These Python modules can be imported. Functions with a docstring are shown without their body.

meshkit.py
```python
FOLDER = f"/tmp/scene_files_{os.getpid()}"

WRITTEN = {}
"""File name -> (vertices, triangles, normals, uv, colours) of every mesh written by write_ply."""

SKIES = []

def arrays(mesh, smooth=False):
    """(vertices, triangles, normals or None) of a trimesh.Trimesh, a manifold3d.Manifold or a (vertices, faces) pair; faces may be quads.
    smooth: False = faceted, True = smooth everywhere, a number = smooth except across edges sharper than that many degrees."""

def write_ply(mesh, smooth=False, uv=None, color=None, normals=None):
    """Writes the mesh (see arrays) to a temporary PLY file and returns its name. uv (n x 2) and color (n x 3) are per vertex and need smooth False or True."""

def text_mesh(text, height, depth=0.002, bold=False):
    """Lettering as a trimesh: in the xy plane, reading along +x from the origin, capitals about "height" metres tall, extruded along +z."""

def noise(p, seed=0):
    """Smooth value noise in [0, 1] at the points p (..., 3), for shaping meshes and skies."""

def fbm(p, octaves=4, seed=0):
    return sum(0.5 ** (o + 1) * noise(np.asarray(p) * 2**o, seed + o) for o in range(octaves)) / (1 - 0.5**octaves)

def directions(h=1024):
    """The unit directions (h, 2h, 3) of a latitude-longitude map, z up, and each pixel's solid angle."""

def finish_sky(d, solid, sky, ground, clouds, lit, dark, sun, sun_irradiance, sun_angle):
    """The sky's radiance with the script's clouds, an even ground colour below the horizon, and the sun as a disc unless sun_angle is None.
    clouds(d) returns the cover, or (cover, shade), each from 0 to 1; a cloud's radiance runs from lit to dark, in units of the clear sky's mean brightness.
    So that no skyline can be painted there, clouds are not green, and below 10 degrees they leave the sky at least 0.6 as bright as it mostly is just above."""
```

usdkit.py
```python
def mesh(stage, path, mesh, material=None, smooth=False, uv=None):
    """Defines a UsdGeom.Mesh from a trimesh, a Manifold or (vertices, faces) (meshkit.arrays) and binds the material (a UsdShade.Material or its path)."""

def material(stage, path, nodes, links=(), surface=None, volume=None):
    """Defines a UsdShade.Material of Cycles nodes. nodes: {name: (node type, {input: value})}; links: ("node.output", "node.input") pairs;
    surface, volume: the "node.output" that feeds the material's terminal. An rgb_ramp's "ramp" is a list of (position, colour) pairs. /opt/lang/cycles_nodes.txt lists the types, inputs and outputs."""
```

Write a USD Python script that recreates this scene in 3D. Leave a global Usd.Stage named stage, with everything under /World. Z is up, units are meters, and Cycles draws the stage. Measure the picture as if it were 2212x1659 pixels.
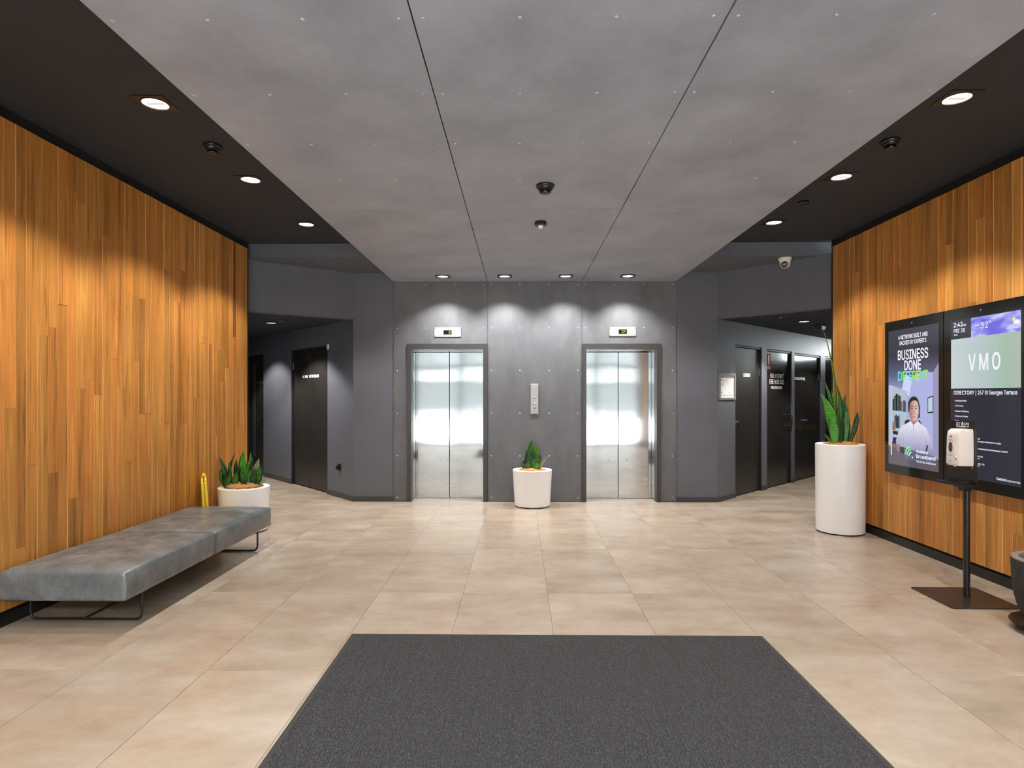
import math, random
import numpy as np
import trimesh
import usdkit, meshkit
from pxr import Usd, UsdGeom, UsdLux, UsdShade, Gf, Sdf
from shapely.geometry import Polygon, Point, box as sbox, LineString
from shapely import affinity, union_all

stage = Usd.Stage.CreateInMemory()
UsdGeom.SetStageUpAxis(stage, 'Z'); UsdGeom.SetStageMetersPerUnit(stage, 1.0)
UsdGeom.Xform.Define(stage, '/World')
rng = random.Random(7)

# ------------------------------------------------------------------ camera (21 mm shift lens, 1.41 m above the floor)
YAW = 0.0131
cam = UsdGeom.Camera.Define(stage, '/World/camera')
cs, sn = math.cos(YAW), math.sin(YAW)
cam.AddTransformOp().Set(Gf.Matrix4d(cs, sn, 0, 0, 0, 0, 1, 0, sn, -cs, 0, 0, 0, 0, 1.409, 1))
cam.CreateHorizontalApertureAttr(36.0); cam.CreateVerticalApertureAttr(27.0)
cam.CreateFocalLengthAttr(36.0 * 1275.5 / 2212)
cam.CreateVerticalApertureOffsetAttr(36.0 * 23.5 / 2212)
cam.CreateClippingRangeAttr(Gf.Vec2f(0.05, 500))
cam.CreateExposureAttr(0.0)

# ------------------------------------------------------------------ daylight: an overcast-bright sky outside the glazed entrance behind the camera
SKY = 9.0
dome = UsdLux.DomeLight.Define(stage, '/World/sky')
dome.CreateIntensityAttr(SKY); dome.CreateColorAttr(Gf.Vec3f(0.93, 0.965, 1.0))
SPOT = 2800.0
WARM = Gf.Vec3f(1.0, 0.935, 0.85)
NEUTRAL = Gf.Vec3f(1.0, 0.965, 0.93)

# ------------------------------------------------------------------ helpers
used = {}
def path_for(parent, name):
    base = parent.GetPath().AppendChild(name) if parent is not None else Sdf.Path('/World/' + name)
    k = used.get(base, 0); used[base] = k + 1
    return base if k == 0 else base.GetParentPath().AppendChild('%s_%03d' % (name, k))

def note(p, label=None, cat=None, group=None, kind=None):
    for k, v in (('label', label), ('category', cat), ('group', group), ('kind', kind)):
        if v: p.SetCustomDataByKey(k, v)
    return p

def thing(name, label, cat, loc=(0, 0, 0), rotz=0.0, group=None, kind=None):
    x = UsdGeom.Xform.Define(stage, path_for(None, name))
    x.AddTranslateOp().Set(Gf.Vec3d(*map(float, loc)))
    if rotz: x.AddRotateZOp().Set(float(rotz))
    return note(x.GetPrim(), label, cat, group, kind)

def struct(name, label=None, loc=(0, 0, 0), rotz=0.0):
    return thing(name, label, None, loc, rotz, None, 'structure')

def obj(name, mesh, mat, parent=None, smooth=False, uv=None, **kw):
    m = usdkit.mesh(stage, str(path_for(parent, name)), mesh, mat, smooth=smooth, uv=uv)
    return note(m.GetPrim(), **kw)

def copy_of(root, loc, rotz=0.0, label=None, group=None):
    was = root.GetCustomData()
    r = thing(root.GetName(), label or was['label'], was.get('category'), loc, rotz, group or was.get('group'))
    r.GetReferences().AddInternalReference(root.GetPath()); r.SetInstanceable(True)
    return r

cat_ = trimesh.util.concatenate
def hull(pts):
    return trimesh.convex.convex_hull(np.asarray(pts, float))
def bx(x0, x1, y0, y1, z0, z1, b=0.0):
    """A box, its edges chamfered by b."""
    if b <= 0:
        m = trimesh.creation.box([x1 - x0, y1 - y0, z1 - z0]); m.apply_translation([(x0 + x1) / 2, (y0 + y1) / 2, (z0 + z1) / 2]); return m
    pts = []
    for sx, x in ((1, x0), (-1, x1)):
        for sy, y in ((1, y0), (-1, y1)):
            for sz, z in ((1, z0), (-1, z1)):
                pts += [(x, y + sy * b, z + sz * b), (x + sx * b, y, z + sz * b), (x + sx * b, y + sy * b, z)]
    return hull(pts)
def moved(m, x=0, y=0, z=0):
    m = m.copy(); m.apply_translation([x, y, z]); return m
def turned(m, deg, axis=(0, 0, 1), at=(0, 0, 0)):
    m = m.copy(); m.apply_transform(trimesh.transformations.rotation_matrix(math.radians(deg), axis, at)); return m
def lathe(profile, n=32):
    return trimesh.creation.revolve(np.asarray(profile, float), sections=n)
def cyl(r, z0, z1, n=24, x=0, y=0):
    return moved(lathe([(0, z0), (r, z0), (r, z1), (0, z1)], n), x, y)
def extrude(poly, h):
    polys = getattr(poly, 'geoms', [poly])
    return cat_([trimesh.creation.extrude_polygon(g, h, engine='earcut') for g in polys if g.area > 1e-9])
def upright(m):
    """xy plane extruded along +z becomes a picture facing -y: x stays, y becomes z, depth goes to -y."""
    m = m.copy(); v = m.vertices
    m.vertices = np.stack([v[:, 0], -v[:, 2], v[:, 1]], 1); return m
def plate(poly, depth, y=0.0):
    """A flat shape drawn in x and z, standing out from y towards -y by depth."""
    return moved(upright(extrude(poly, depth)), 0, y, 0)
def text(s, x, z, h, width=None, y=0.0, depth=0.0006, bold=False, centre=False):
    m = meshkit.text_mesh(s, 0.1, depth, bold); v = m.vertices
    x0, x1 = v[:, 0].min(), v[:, 0].max()
    k = h / 0.1; kx = (width / (x1 - x0)) if width else k
    v = np.stack([(v[:, 0] - x0) * kx, v[:, 1] * k, v[:, 2]], 1)
    m.vertices = v
    if centre: m.apply_translation([-(x1 - x0) * kx / 2, 0, 0])
    return moved(upright(m), x, y, z)
def tube(pts, r, n=10, closed=False):
    pts = np.asarray(pts, float); k = len(pts)
    if closed: tan = np.roll(pts, -1, 0) - np.roll(pts, 1, 0)
    else: tan = np.gradient(pts, axis=0)
    tan /= np.linalg.norm(tan, axis=1, keepdims=True)
    up = np.array([0, 0, 1.0]) if abs(tan[0][2]) < .9 else np.array([1.0, 0, 0])
    v = []; a = np.cross(tan[0], up); a /= np.linalg.norm(a)
    for i in range(k):
        a = a - tan[i] * (a @ tan[i]); a /= np.linalg.norm(a); b = np.cross(tan[i], a)
        t = np.arange(n) / n * 2 * np.pi
        rr = r[i] if np.ndim(r) else r
        v.append(pts[i] + rr * (np.cos(t)[:, None] * a + np.sin(t)[:, None] * b))
    v = np.vstack(v); f = []
    for i in range(k if closed else k - 1):
        for j in range(n):
            p, q = i * n + j, i * n + (j + 1) % n; p2, q2 = ((i + 1) % k) * n + j, ((i + 1) % k) * n + (j + 1) % n
            f += [(p, q, q2), (p, q2, p2)]
    if not closed:
        c0, c1 = len(v), len(v) + 1; v = np.vstack([v, pts[0], pts[-1]])
        for j in range(n):
            f += [(c0, (j + 1) % n, j), (c1, (k - 1) * n + j, (k - 1) * n + (j + 1) % n)]
    m = trimesh.Trimesh(v, f, process=False); m.fix_normals(); return m
def arc_path(pts, r, n=6):
    """A polyline with its inner corners rounded by r."""
    pts = [np.asarray(p, float) for p in pts]; out = [pts[0]]
    for a, b, c in zip(pts, pts[1:], pts[2:]):
        u = (a - b) / np.linalg.norm(a - b); w = (c - b) / np.linalg.norm(c - b)
        for t in np.linspace(0, 1, n):
            out.append((1 - t) ** 2 * (b + u * r) + 2 * t * (1 - t) * b + t * t * (b + w * r))
    out.append(pts[-1]); return np.array(out)
def soft_box(sx, sy, sz, r, step=0.03, crown=0.0, bulge=0.0):
    """A rounded, slightly pillowed box standing on z = 0."""
    nx, ny, nz = (max(2, int(s / step)) for s in (sx, sy, sz))
    def grid(n, s):
        t = np.linspace(-1, 1, n + 1); return np.sign(t) * (1 - (1 - abs(t)) ** 1.35) * s / 2
    gx, gy, gz = grid(nx, sx), grid(ny, sy), grid(max(nz, 8), sz)
    V, F = [], []
    def face(ax, s, ga, gb, fix):
        o = len(V)
        for a in ga:
            for b in gb:
                p = [0, 0, 0]; p[ax] = fix; p[(ax + 1) % 3] = a; p[(ax + 2) % 3] = b; V.append(p)
        nb = len(gb)
        for i in range(len(ga) - 1):
            for j in range(nb - 1):
                q = [o + i * nb + j, o + (i + 1) * nb + j, o + (i + 1) * nb + j + 1, o + i * nb + j + 1]
                if s < 0: q = q[::-1]
                F.append((q[0], q[1], q[2])); F.append((q[0], q[2], q[3]))
    g = (gx, gy, gz); s3 = (sx, sy, sz)
    for ax in range(3):
        for s in (-1, 1): face(ax, s, g[(ax + 1) % 3], g[(ax + 2) % 3], s * s3[ax] / 2)
    v = np.array(V, float); half = np.array(s3) / 2
    inner = np.clip(v, -(half - r), half - r); d = v - inner; n = np.linalg.norm(d, axis=1, keepdims=True)
    v = inner + d / np.maximum(n, 1e-9) * r
    u = v / half
    v[:, 2] += crown * np.clip(u[:, 2], 0, 1) * (1 - u[:, 0] ** 4) * (1 - u[:, 1] ** 8)
    v[:, 0] += bulge * np.sign(u[:, 0]) * np.abs(u[:, 0]) ** 3 * (1 - u[:, 2] ** 2)
    v[:, 2] += sz / 2
    m = trimesh.Trimesh(v, F, process=False); m.merge_vertices(); return m

# ------------------------------------------------------------------ materials
LOOKS = '/World/Looks/'
UsdGeom.Scope.Define(stage, '/World/Looks')
def mat(name, color, rough=0.5, metal=0.0, **kw):
    return usdkit.material(stage, LOOKS + name, {'p': ('principled_bsdf', dict(base_color=color, roughness=rough, metallic=metal, **kw))}, [], surface='p.BSDF')
def glow(name, color, strength=1.0, rough=0.12):
    return usdkit.material(stage, LOOKS + name, {'p': ('principled_bsdf', dict(base_color=(0.004, 0.004, 0.004), roughness=rough, emission_color=color, emission_strength=strength))}, [], surface='p.BSDF')
def noisy(name, stops, scale, stretch=(1, 1, 1), detail=6, rough=0.5, rough_var=0.0, bump=0.0, bump_scale=None, metal=0.0, offset=(0, 0, 0), distortion=0.0, noise_rough=0.55, **kw):
    """A principled material whose colour runs over a noise in world space."""
    nodes = {'g': ('geometry', {}), 'm': ('mapping', dict(scale=tuple(scale * s for s in stretch), location=offset)),
             'n': ('noise_texture', dict(scale=1.0, detail=detail, roughness=noise_rough, distortion=distortion)),
             'r': ('rgb_ramp', {'ramp': stops}), 'p': ('principled_bsdf', dict(roughness=rough, metallic=metal, **kw))}
    links = [('g.position', 'm.vector'), ('m.vector', 'n.vector'), ('n.fac', 'r.fac'), ('r.color', 'p.base_color')]
    if rough_var:
        nodes['rr'] = ('map_range', dict(from_min=0.3, from_max=0.7, to_min=rough - rough_var, to_max=rough + rough_var))
        links += [('n.fac', 'rr.value'), ('rr.result', 'p.roughness')]
    if bump:
        nodes['n2'] = ('noise_texture', dict(scale=bump_scale or scale * 4, detail=4.0)); nodes['b'] = ('bump', dict(strength=bump, distance=0.002))
        links += [('g.position', 'n2.vector'), ('n2.fac', 'b.height'), ('b.normal', 'p.normal')]
    return usdkit.material(stage, LOOKS + name, nodes, links, surface='p.BSDF')

TILE = []
for k, t in enumerate((1.0, 0.95, 1.04, 0.98, 1.01)):
    a = (0.295 * t, 0.242 * t, 0.185 * t); b = (0.385 * t, 0.322 * t, 0.255 * t); c = (0.445 * t, 0.382 * t, 0.314 * t); d = (0.382 * t, 0.302 * t, 0.234 * t)
    TILE.append(noisy('stone_tile_%d' % k, [(0.28, a), (0.44, d), (0.54, b), (0.72, c)], 2.2, (0.75, 1.25, 1), 8, 0.27, 0.08, 0.05, 90, offset=(k * 3.1, k * 7.7, 0), noise_rough=0.62))
GROUT = mat('grout', (0.25, 0.225, 0.19), 0.9)
CEMENT = []
for k in range(3):
    CEMENT.append(noisy('fibre_cement_%d' % k, [(0.30, (0.245, 0.273, 0.331)), (0.5, (0.318, 0.351, 0.422)), (0.70, (0.385, 0.422, 0.502))], 1.7, (1, 1, 1), 10, 0.55, 0.08, 0.10, 160, offset=(k * 5.3, k * 2.9, 0), noise_rough=0.68))
WALL_CEMENT = noisy('wall_fibre_cement', [(0.25, (0.092, 0.097, 0.106)), (0.5, (0.120, 0.125, 0.136)), (0.75, (0.150, 0.156, 0.167))], 2.4, (1.6, 1, 0.8), 10, 0.42, 0.07, 0.06, 140, noise_rough=0.66)
RIVET = mat('rivet_metal', (0.50, 0.50, 0.52), 0.3, 0.3)
CHARCOAL = noisy('charcoal_paint', [(0.3, (0.110, 0.118, 0.142)), (0.7, (0.122, 0.130, 0.155))], 3.0, rough=0.45, bump=0.05, bump_scale=300)
BLACK_CEIL = mat('black_ceiling_paint', (0.018, 0.0235, 0.033), 0.7)
BLACK = mat('black_paint', (0.012, 0.012, 0.013), 0.5)
VOID = mat('black_void', (0.004, 0.004, 0.004), 0.9)
SKIRT = mat('skirting_paint', (0.045, 0.045, 0.048), 0.35)
GLOSS = noisy('gloss_black_door', [(0.3, (0.020, 0.019, 0.018)), (0.7, (0.028, 0.026, 0.024))], 3.0, rough=0.13, bump=0.25, bump_scale=5)
SATIN = noisy('satin_black_door', [(0.3, (0.018, 0.017, 0.016)), (0.7, (0.026, 0.024, 0.022))], 3.0, rough=0.33, bump=0.02, bump_scale=8)
LIFT_FRAME = mat('lift_frame_paint', (0.045, 0.042, 0.043), 0.3)
CHROME = mat('chrome', (0.8, 0.8, 0.8), 0.15, 1.0)
ALU = noisy('brushed_aluminium', [(0.3, (0.40, 0.40, 0.41)), (0.7, (0.50, 0.50, 0.51))], 20, (1, 1, 30), 3, 0.48, metal=0.8)
BLACK_METAL = mat('black_metal', (0.014, 0.014, 0.015), 0.32)
BLACK_PLASTIC = mat('black_plastic', (0.012, 0.012, 0.013), 0.28)
WHITE = mat('white_planter_paint', (0.90, 0.91, 0.935), 0.38)
WHITE_PLASTIC = mat('white_plastic', (0.82, 0.80, 0.78), 0.22)
WHITE_VINYL = mat('white_vinyl', (0.86, 0.86, 0.85), 0.5)
LENS_WHITE = mat('sensor_lens', (0.85, 0.85, 0.82), 0.3)
COIR = noisy('coir_mulch', [(0.3, (0.20, 0.085, 0.025)), (0.5, (0.48, 0.24, 0.08)), (0.7, (0.66, 0.38, 0.15))], 120, (1, 1, 0.6), 5, 0.95)
STEEL = usdkit.material(stage, LOOKS + 'lift_stainless', {
    'g': ('geometry', {}), 'm': ('mapping', dict(scale=(0.9, 0.9, 2.6))), 'n': ('noise_texture', dict(scale=1.0, detail=1.5, roughness=0.4)),
    'm2': ('mapping', dict(scale=(260, 260, 2.0))), 'n2': ('noise_texture', dict(scale=1.0, detail=2.0)),
    'b': ('bump', dict(strength=1.0, distance=0.0034)), 'b2': ('bump', dict(strength=0.10, distance=0.0004)),
    'p': ('principled_bsdf', dict(base_color=(0.55, 0.555, 0.55), metallic=1.0, roughness=0.065))},
    [('g.position', 'm.vector'), ('m.vector', 'n.vector'), ('n.fac', 'b.height'), ('g.position', 'm2.vector'), ('m2.vector', 'n2.vector'),
     ('n2.fac', 'b2.height'), ('b.normal', 'b2.normal'), ('b2.normal', 'p.normal')], surface='p.BSDF')
GLASS = usdkit.material(stage, LOOKS + 'window_glass', {
    'f': ('fresnel', dict(IOR=1.45)), 't': ('transparent_bsdf', dict(color=(0.95, 0.97, 0.96))), 's': ('glossy_bsdf', dict(color=(1, 1, 1), roughness=0.0)),
    'x': ('mix_closure', {})}, [('f.fac', 'x.fac'), ('t.BSDF', 'x.closure1'), ('s.BSDF', 'x.closure2')], surface='x.closure')

def wood(name, t, hue, off):
    dark = tuple(t * v for v in (0.27 * hue, 0.116, 0.023)); mid = tuple(t * v for v in (0.48 * hue, 0.203, 0.040)); lite = tuple(t * v for v in (0.64 * hue, 0.292, 0.068))
    pale = (0.80, 0.50, 0.24)
    return usdkit.material(stage, LOOKS + name, {
        'g': ('geometry', {}), 'm': ('mapping', dict(scale=(9, 9, 0.55), location=off)), 'n': ('noise_texture', dict(scale=1.0, detail=7.0, roughness=0.62, distortion=0.6)),
        'm2': ('mapping', dict(scale=(95, 95, 2.2), location=off)), 'n2': ('noise_texture', dict(scale=1.0, detail=5.0, roughness=0.6)),
        'mx': ('math', dict(math_type='multiply_add', value2=0.50)), 'mh': ('math', dict(math_type='multiply', value2=0.52)),
        'r': ('rgb_ramp', {'ramp': [(0.41, dark), (0.475, mid), (0.53, mid), (0.61, lite)]}),
        'sx': ('separate_xyz', {}), 'ab': ('math', dict(math_type='absolute')), 'lt': ('math', dict(math_type='greater_than', value2=0.3)),
        'c': ('mix', dict(color2=pale)), 'b': ('bump', dict(strength=0.12, distance=0.001)),
        'p': ('principled_bsdf', dict(roughness=0.42, specular_ior_level=0.4))},
        [('g.position', 'm.vector'), ('m.vector', 'n.vector'), ('g.position', 'm2.vector'), ('m2.vector', 'n2.vector'), ('n.fac', 'mh.value1'),
         ('n2.fac', 'mx.value1'), ('mh.value', 'mx.value3'), ('mx.value', 'r.fac'), ('g.true_normal', 'sx.vector'), ('sx.y', 'ab.value1'), ('ab.value', 'lt.value1'),
         ('lt.value', 'c.fac'), ('r.color', 'c.color1'), ('c.color', 'p.base_color'), ('n2.fac', 'b.height'), ('b.normal', 'p.normal')], surface='p.BSDF')
WOOD = [wood('spotted_timber_%d' % k, t, h, (k * 4.7, k * 2.3, k * 1.9)) for k, (t, h) in enumerate(
    ((1.0, 1.0), (0.80, 1.0), (1.12, 0.97), (0.88, 1.06), (1.05, 1.03), (0.66, 1.03), (1.26, 0.94), (0.95, 0.95), (1.0, 1.10)))]

# ------------------------------------------------------------------ the room (metres; x right, y away from the camera, z up)
XL, XR = -3.14, 3.56          # faces of the timber walls
YE = 6.77                     # where both timber walls end
YW = 7.775                    # face of the lift wall
ZR, ZD, ZS, ZC = 2.90, 3.175, 3.018, 2.41   # panel raft, black ceiling, soffit, corridor ceilings
YF = -1.5                     # glazed entrance behind the camera
AL, BL = np.array([-2.20, 7.785]), np.array([-3.24, 6.99])   # left corridor mouth: near jamb, far jamb
AR, BR = np.array([2.59, 7.785]), np.array([3.60, 6.78])
DL = np.array([-0.682, 0.731]); DR = np.array([0.715, 0.699])
ROT_L = math.degrees(math.atan2(-DL[1], -DL[0])); ROT_R = math.degrees(math.atan2(DR[1], DR[0]))
def slab(pts, z0, z1):
    return moved(extrude(Polygon([tuple(p) for p in pts]), z1 - z0), 0, 0, z0)

# floor: 600 x 1200 stone tiles on a recessed grout bed
floor = struct('floor', 'beige stone-look tiled floor of the lobby and corridors')
obj('grout_bed', bx(-8, 12, YF, 18, -0.06, -0.0022), GROUT, floor)
tx, ty = 0.1987, 6.5994
for j in range(-6, 7):
    for i in range(-12, 13):
        x0, y0 = tx + .6 * i, ty + 1.2 * j
        x1, y1 = x0 + .6, y0 + 1.2
        if y1 < YF + .1 or (y0 < 6.7 and (x1 < XL - .1 or x0 > XR + .1)) or (y0 > 7.7 and x0 > -2.0 and x1 < 2.4 and y0 > 8.0): continue
        if y0 > 6.6 and (abs(x0) - (y0 - 6.6)) > 3.2: continue
        g = .0011
        obj('floor_tile', bx(x0 + g, x1 - g, max(y0, YF) + g, y1 - g, -.012, rng.uniform(-.0003, .0003), .0008), TILE[rng.randrange(5)], floor)

# raft of fibre-cement ceiling panels with domed fixings
ceiling = struct('ceiling', 'black ceiling with a lowered raft of grey riveted panels')
obj('black_soffit', bx(-3.6, 4.0, YF, 6.87, ZD, ZD + .05), BLACK_CEIL, ceiling)
obj('raft_frame', bx(-1.60, 1.99, YF, 7.9, ZR + .0125, ZD), VOID, ceiling)
rivet = lathe([(0, -.0045), (.004, -.0042), (.0075, -.0025), (.009, 0), (.009, .001), (0, .001)], 10)
px_ = [-1.667, -.425, .817, 2.055]
py_ = [-1.38, 1.68, 4.731, 7.774]
k = 0
for a in range(3):
    for b in range(3):
        p = obj('ceiling_panel', bx(px_[a] + .003, px_[a + 1] - .003, py_[b] + .0015, py_[b + 1] - .0015, ZR, ZR + .012, .001), CEMENT[k % 3], ceiling); k += 1
        if b == 0: continue
        for rx in (.042, .425, .805, 1.187):
            for ry in np.linspace(.07, py_[b + 1] - py_[b] - .06, 6):
                if py_[b] + ry < 1.5: continue
                obj('rivet', moved(rivet, px_[a] + rx, py_[b] + ry, ZR), RIVET, p, smooth=40)

# lift wall: three panels, two lift openings
LO = [(-1.483, -.4265), (.8185, 1.849)]; LT = 2.08
wall_back = struct('wall_back', 'grey riveted panel wall around the two lifts')
wriv = turned(rivet, -90, (1, 0, 0))
for a in range(3):
    shape = sbox(px_[a] + .002, .012, px_[a + 1] - .002, ZR - .001)
    for (u, v) in LO: shape = shape.difference(sbox(u, -1, v, LT))
    p = obj('wall_panel', moved(upright(extrude(shape, .012)), 0, YW + .012, 0), WALL_CEMENT, wall_back)
    for rx in (.05, .427, .812, 1.19):
        for rz in (2.86, 2.287, 1.726, 1.165, .604, .056):
            x = px_[a] + rx
            if shape.contains(Point(x, rz).buffer(.012)) and not (a in (0, 2) and rz > 2 and rz < 2.4 and abs(x - (-.95, 0, 1.352)[a]) < .2):
                obj('rivet', moved(wriv, x, YW, rz), RIVET, p, smooth=40)
for x0, x1, z0 in ((-2.2, LO[0][0], 0), (LO[0][1], LO[1][0], 0), (LO[1][1], 2.59, 0), (*LO[0], LT), (*LO[1], LT)):
    obj('wall_core', bx(x0, x1, YW + .015, YW + .155, z0, ZD), CHARCOAL, wall_back)
obj('shaft_back', bx(-2.2, 2.59, 8.12, 8.2, 0, ZD), VOID, wall_back)

# soffit and fascia beside the raft, over both corridor mouths
for s, (x0, x1) in (('left', (-3.42, -1.62)), ('right', (2.0, 3.85))):
    t = struct('trim_1' if s == 'left' else 'trim_2', 'charcoal bulkhead stepping down at the %s end of the black ceiling' % s)
    obj('fascia', bx(x0, x1, 6.87, 6.92, ZS, ZD + .02), CHARCOAL, t)
    obj('soffit', bx(x0 - .4, x1 + .4, 6.875, 8.3, ZS + .001, ZS + .03), CHARCOAL, t)

# a corridor at 45 degrees on either side; its lift-side wall is drawn in a frame that reads left to right
def corridor(side, A, B, D, rot, openings, sgn):
    w = struct('wall_corridor_' + side, 'charcoal painted %s corridor wall with its doors' % side, (A[0], A[1], 0), rot)
    L = 6.2
    lo, hi = (-L, 0) if sgn < 0 else (0, L)
    shape = sbox(lo, 0, hi, ZC + .1)
    for a, b, h in openings: shape = shape.difference(sbox(min(sgn * a, sgn * b), -1, max(sgn * a, sgn * b), h))
    obj('wall_face', moved(upright(extrude(shape, .12)), 0, .12, 0), CHARCOAL, w)
    obj('wall_lining', bx(lo, hi, .125, .15, 0, ZC + .1), VOID, w)
    cuts = sorted([0.0, L] + [v for o in openings for v in o[:2]])
    for a, b in zip(cuts[::2], cuts[1::2]):
        x0, x1 = sorted((sgn * a, sgn * b))
        if a == 0: x0, x1 = (x0, 0) if sgn < 0 else (0, x1)
        if b - a > .01: obj('skirting', bx(x0 - .002, x1 + .002, -.012, 0, 0, .068, .002), SKIRT, w)
    q = struct('wall_far_' + side, 'charcoal far wall of the %s corridor' % side)
    n = np.array([D[1], -D[0]]) * sgn; width = 1.36
    e0, e1 = A + D * 5.6, A + D * 5.6 + (B - A) * 1.02
    o0, o1 = B, B + D * 5.8; nn = (B - A) / np.linalg.norm(B - A)
    obj('outer_wall', slab([o0, o1, o1 + nn * .1, o0 + nn * .1], 0, ZC + .1), CHARCOAL, q)
    if side == 'left':
        obj('end_wall', slab([e0, e1, e1 + D * .1, e0 + D * .1], 0, ZC + .1), CHARCOAL, q)
    else:      # a glazed door to a side street closes this corridor, out of the camera's sight
        g = struct('window_2', 'exit door with a glazed fanlight at the end of the right corridor')
        at = lambda k: e0 + (e1 - e0) * k
        for a, b in ((0, .12), (.90, 1)): obj('jamb', slab([at(a), at(b), at(b) + D * .1, at(a) + D * .1], 0, ZC + .1), CHARCOAL, g)
        obj('leaf', slab([at(.12), at(.90), at(.90) + D * .06, at(.12) + D * .06], 0, 2.15), CHARCOAL, g)
        obj('pane', slab([at(.12), at(.90), at(.90) + D * .012, at(.12) + D * .012], 2.15, ZC + .05), GLASS, g)
        for z, c in ((.70, (.75, .65, .02)), (1.50, (.55, .03, .03))): obj('strip', slab([at(.12), at(.90), at(.90) - D * .006, at(.12) - D * .006], z, z + .10), mat('strip_%d' % (z * 10), c, .5), g)
    c = struct('ceiling_corridor_' + side, 'low dark ceiling of the %s corridor' % side)
    a0, b0 = A + D * .02, B + D * .02 + nn * .1
    obj('corridor_ceiling', slab([a0 - nn * .1, b0, b0 + D * 5.9, a0 - nn * .1 + D * 5.9], ZC, ZC + .06), BLACK_CEIL, c)
    h = struct('wall_header_' + side, 'charcoal header beam over the %s corridor mouth' % side)
    obj('header', slab([A, B + nn * .06, B + nn * .06 + D * .12, A + D * .12], ZC - .001, ZS + .01), CHARCOAL, h)
    return w
WL = corridor('left', AL, BL, DL, ROT_L, [(.779, 2.093, 2.115), (3.30, 4.22, 2.115)], -1)
WR = corridor('right', AR, BR, DR, ROT_R, [(.517, 1.362, 2.105), (1.539, 2.467, 2.10), (2.581, 3.738, 2.09), (3.966, 4.92, 2.10)], 1)
# the short flat walls beside the lift panels
for s, (x0, x1) in (('left', (-2.2, -1.669)), ('right', (2.057, 2.592))):
    t = struct('wall_pier_' + s, 'charcoal painted pier %s of the lift panels' % ('left' if s == 'left' else 'right'))
    obj('pier_face', bx(x0, x1, YW + .008, YW + .02, 0, ZS + .02), CHARCOAL, t)
    obj('skirting', bx(x0 - (.006 if s == 'left' else 0), x1 + (.006 if s == 'right' else 0), YW - .004, YW + .008, 0, .068, .002), SKIRT, t)

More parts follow.
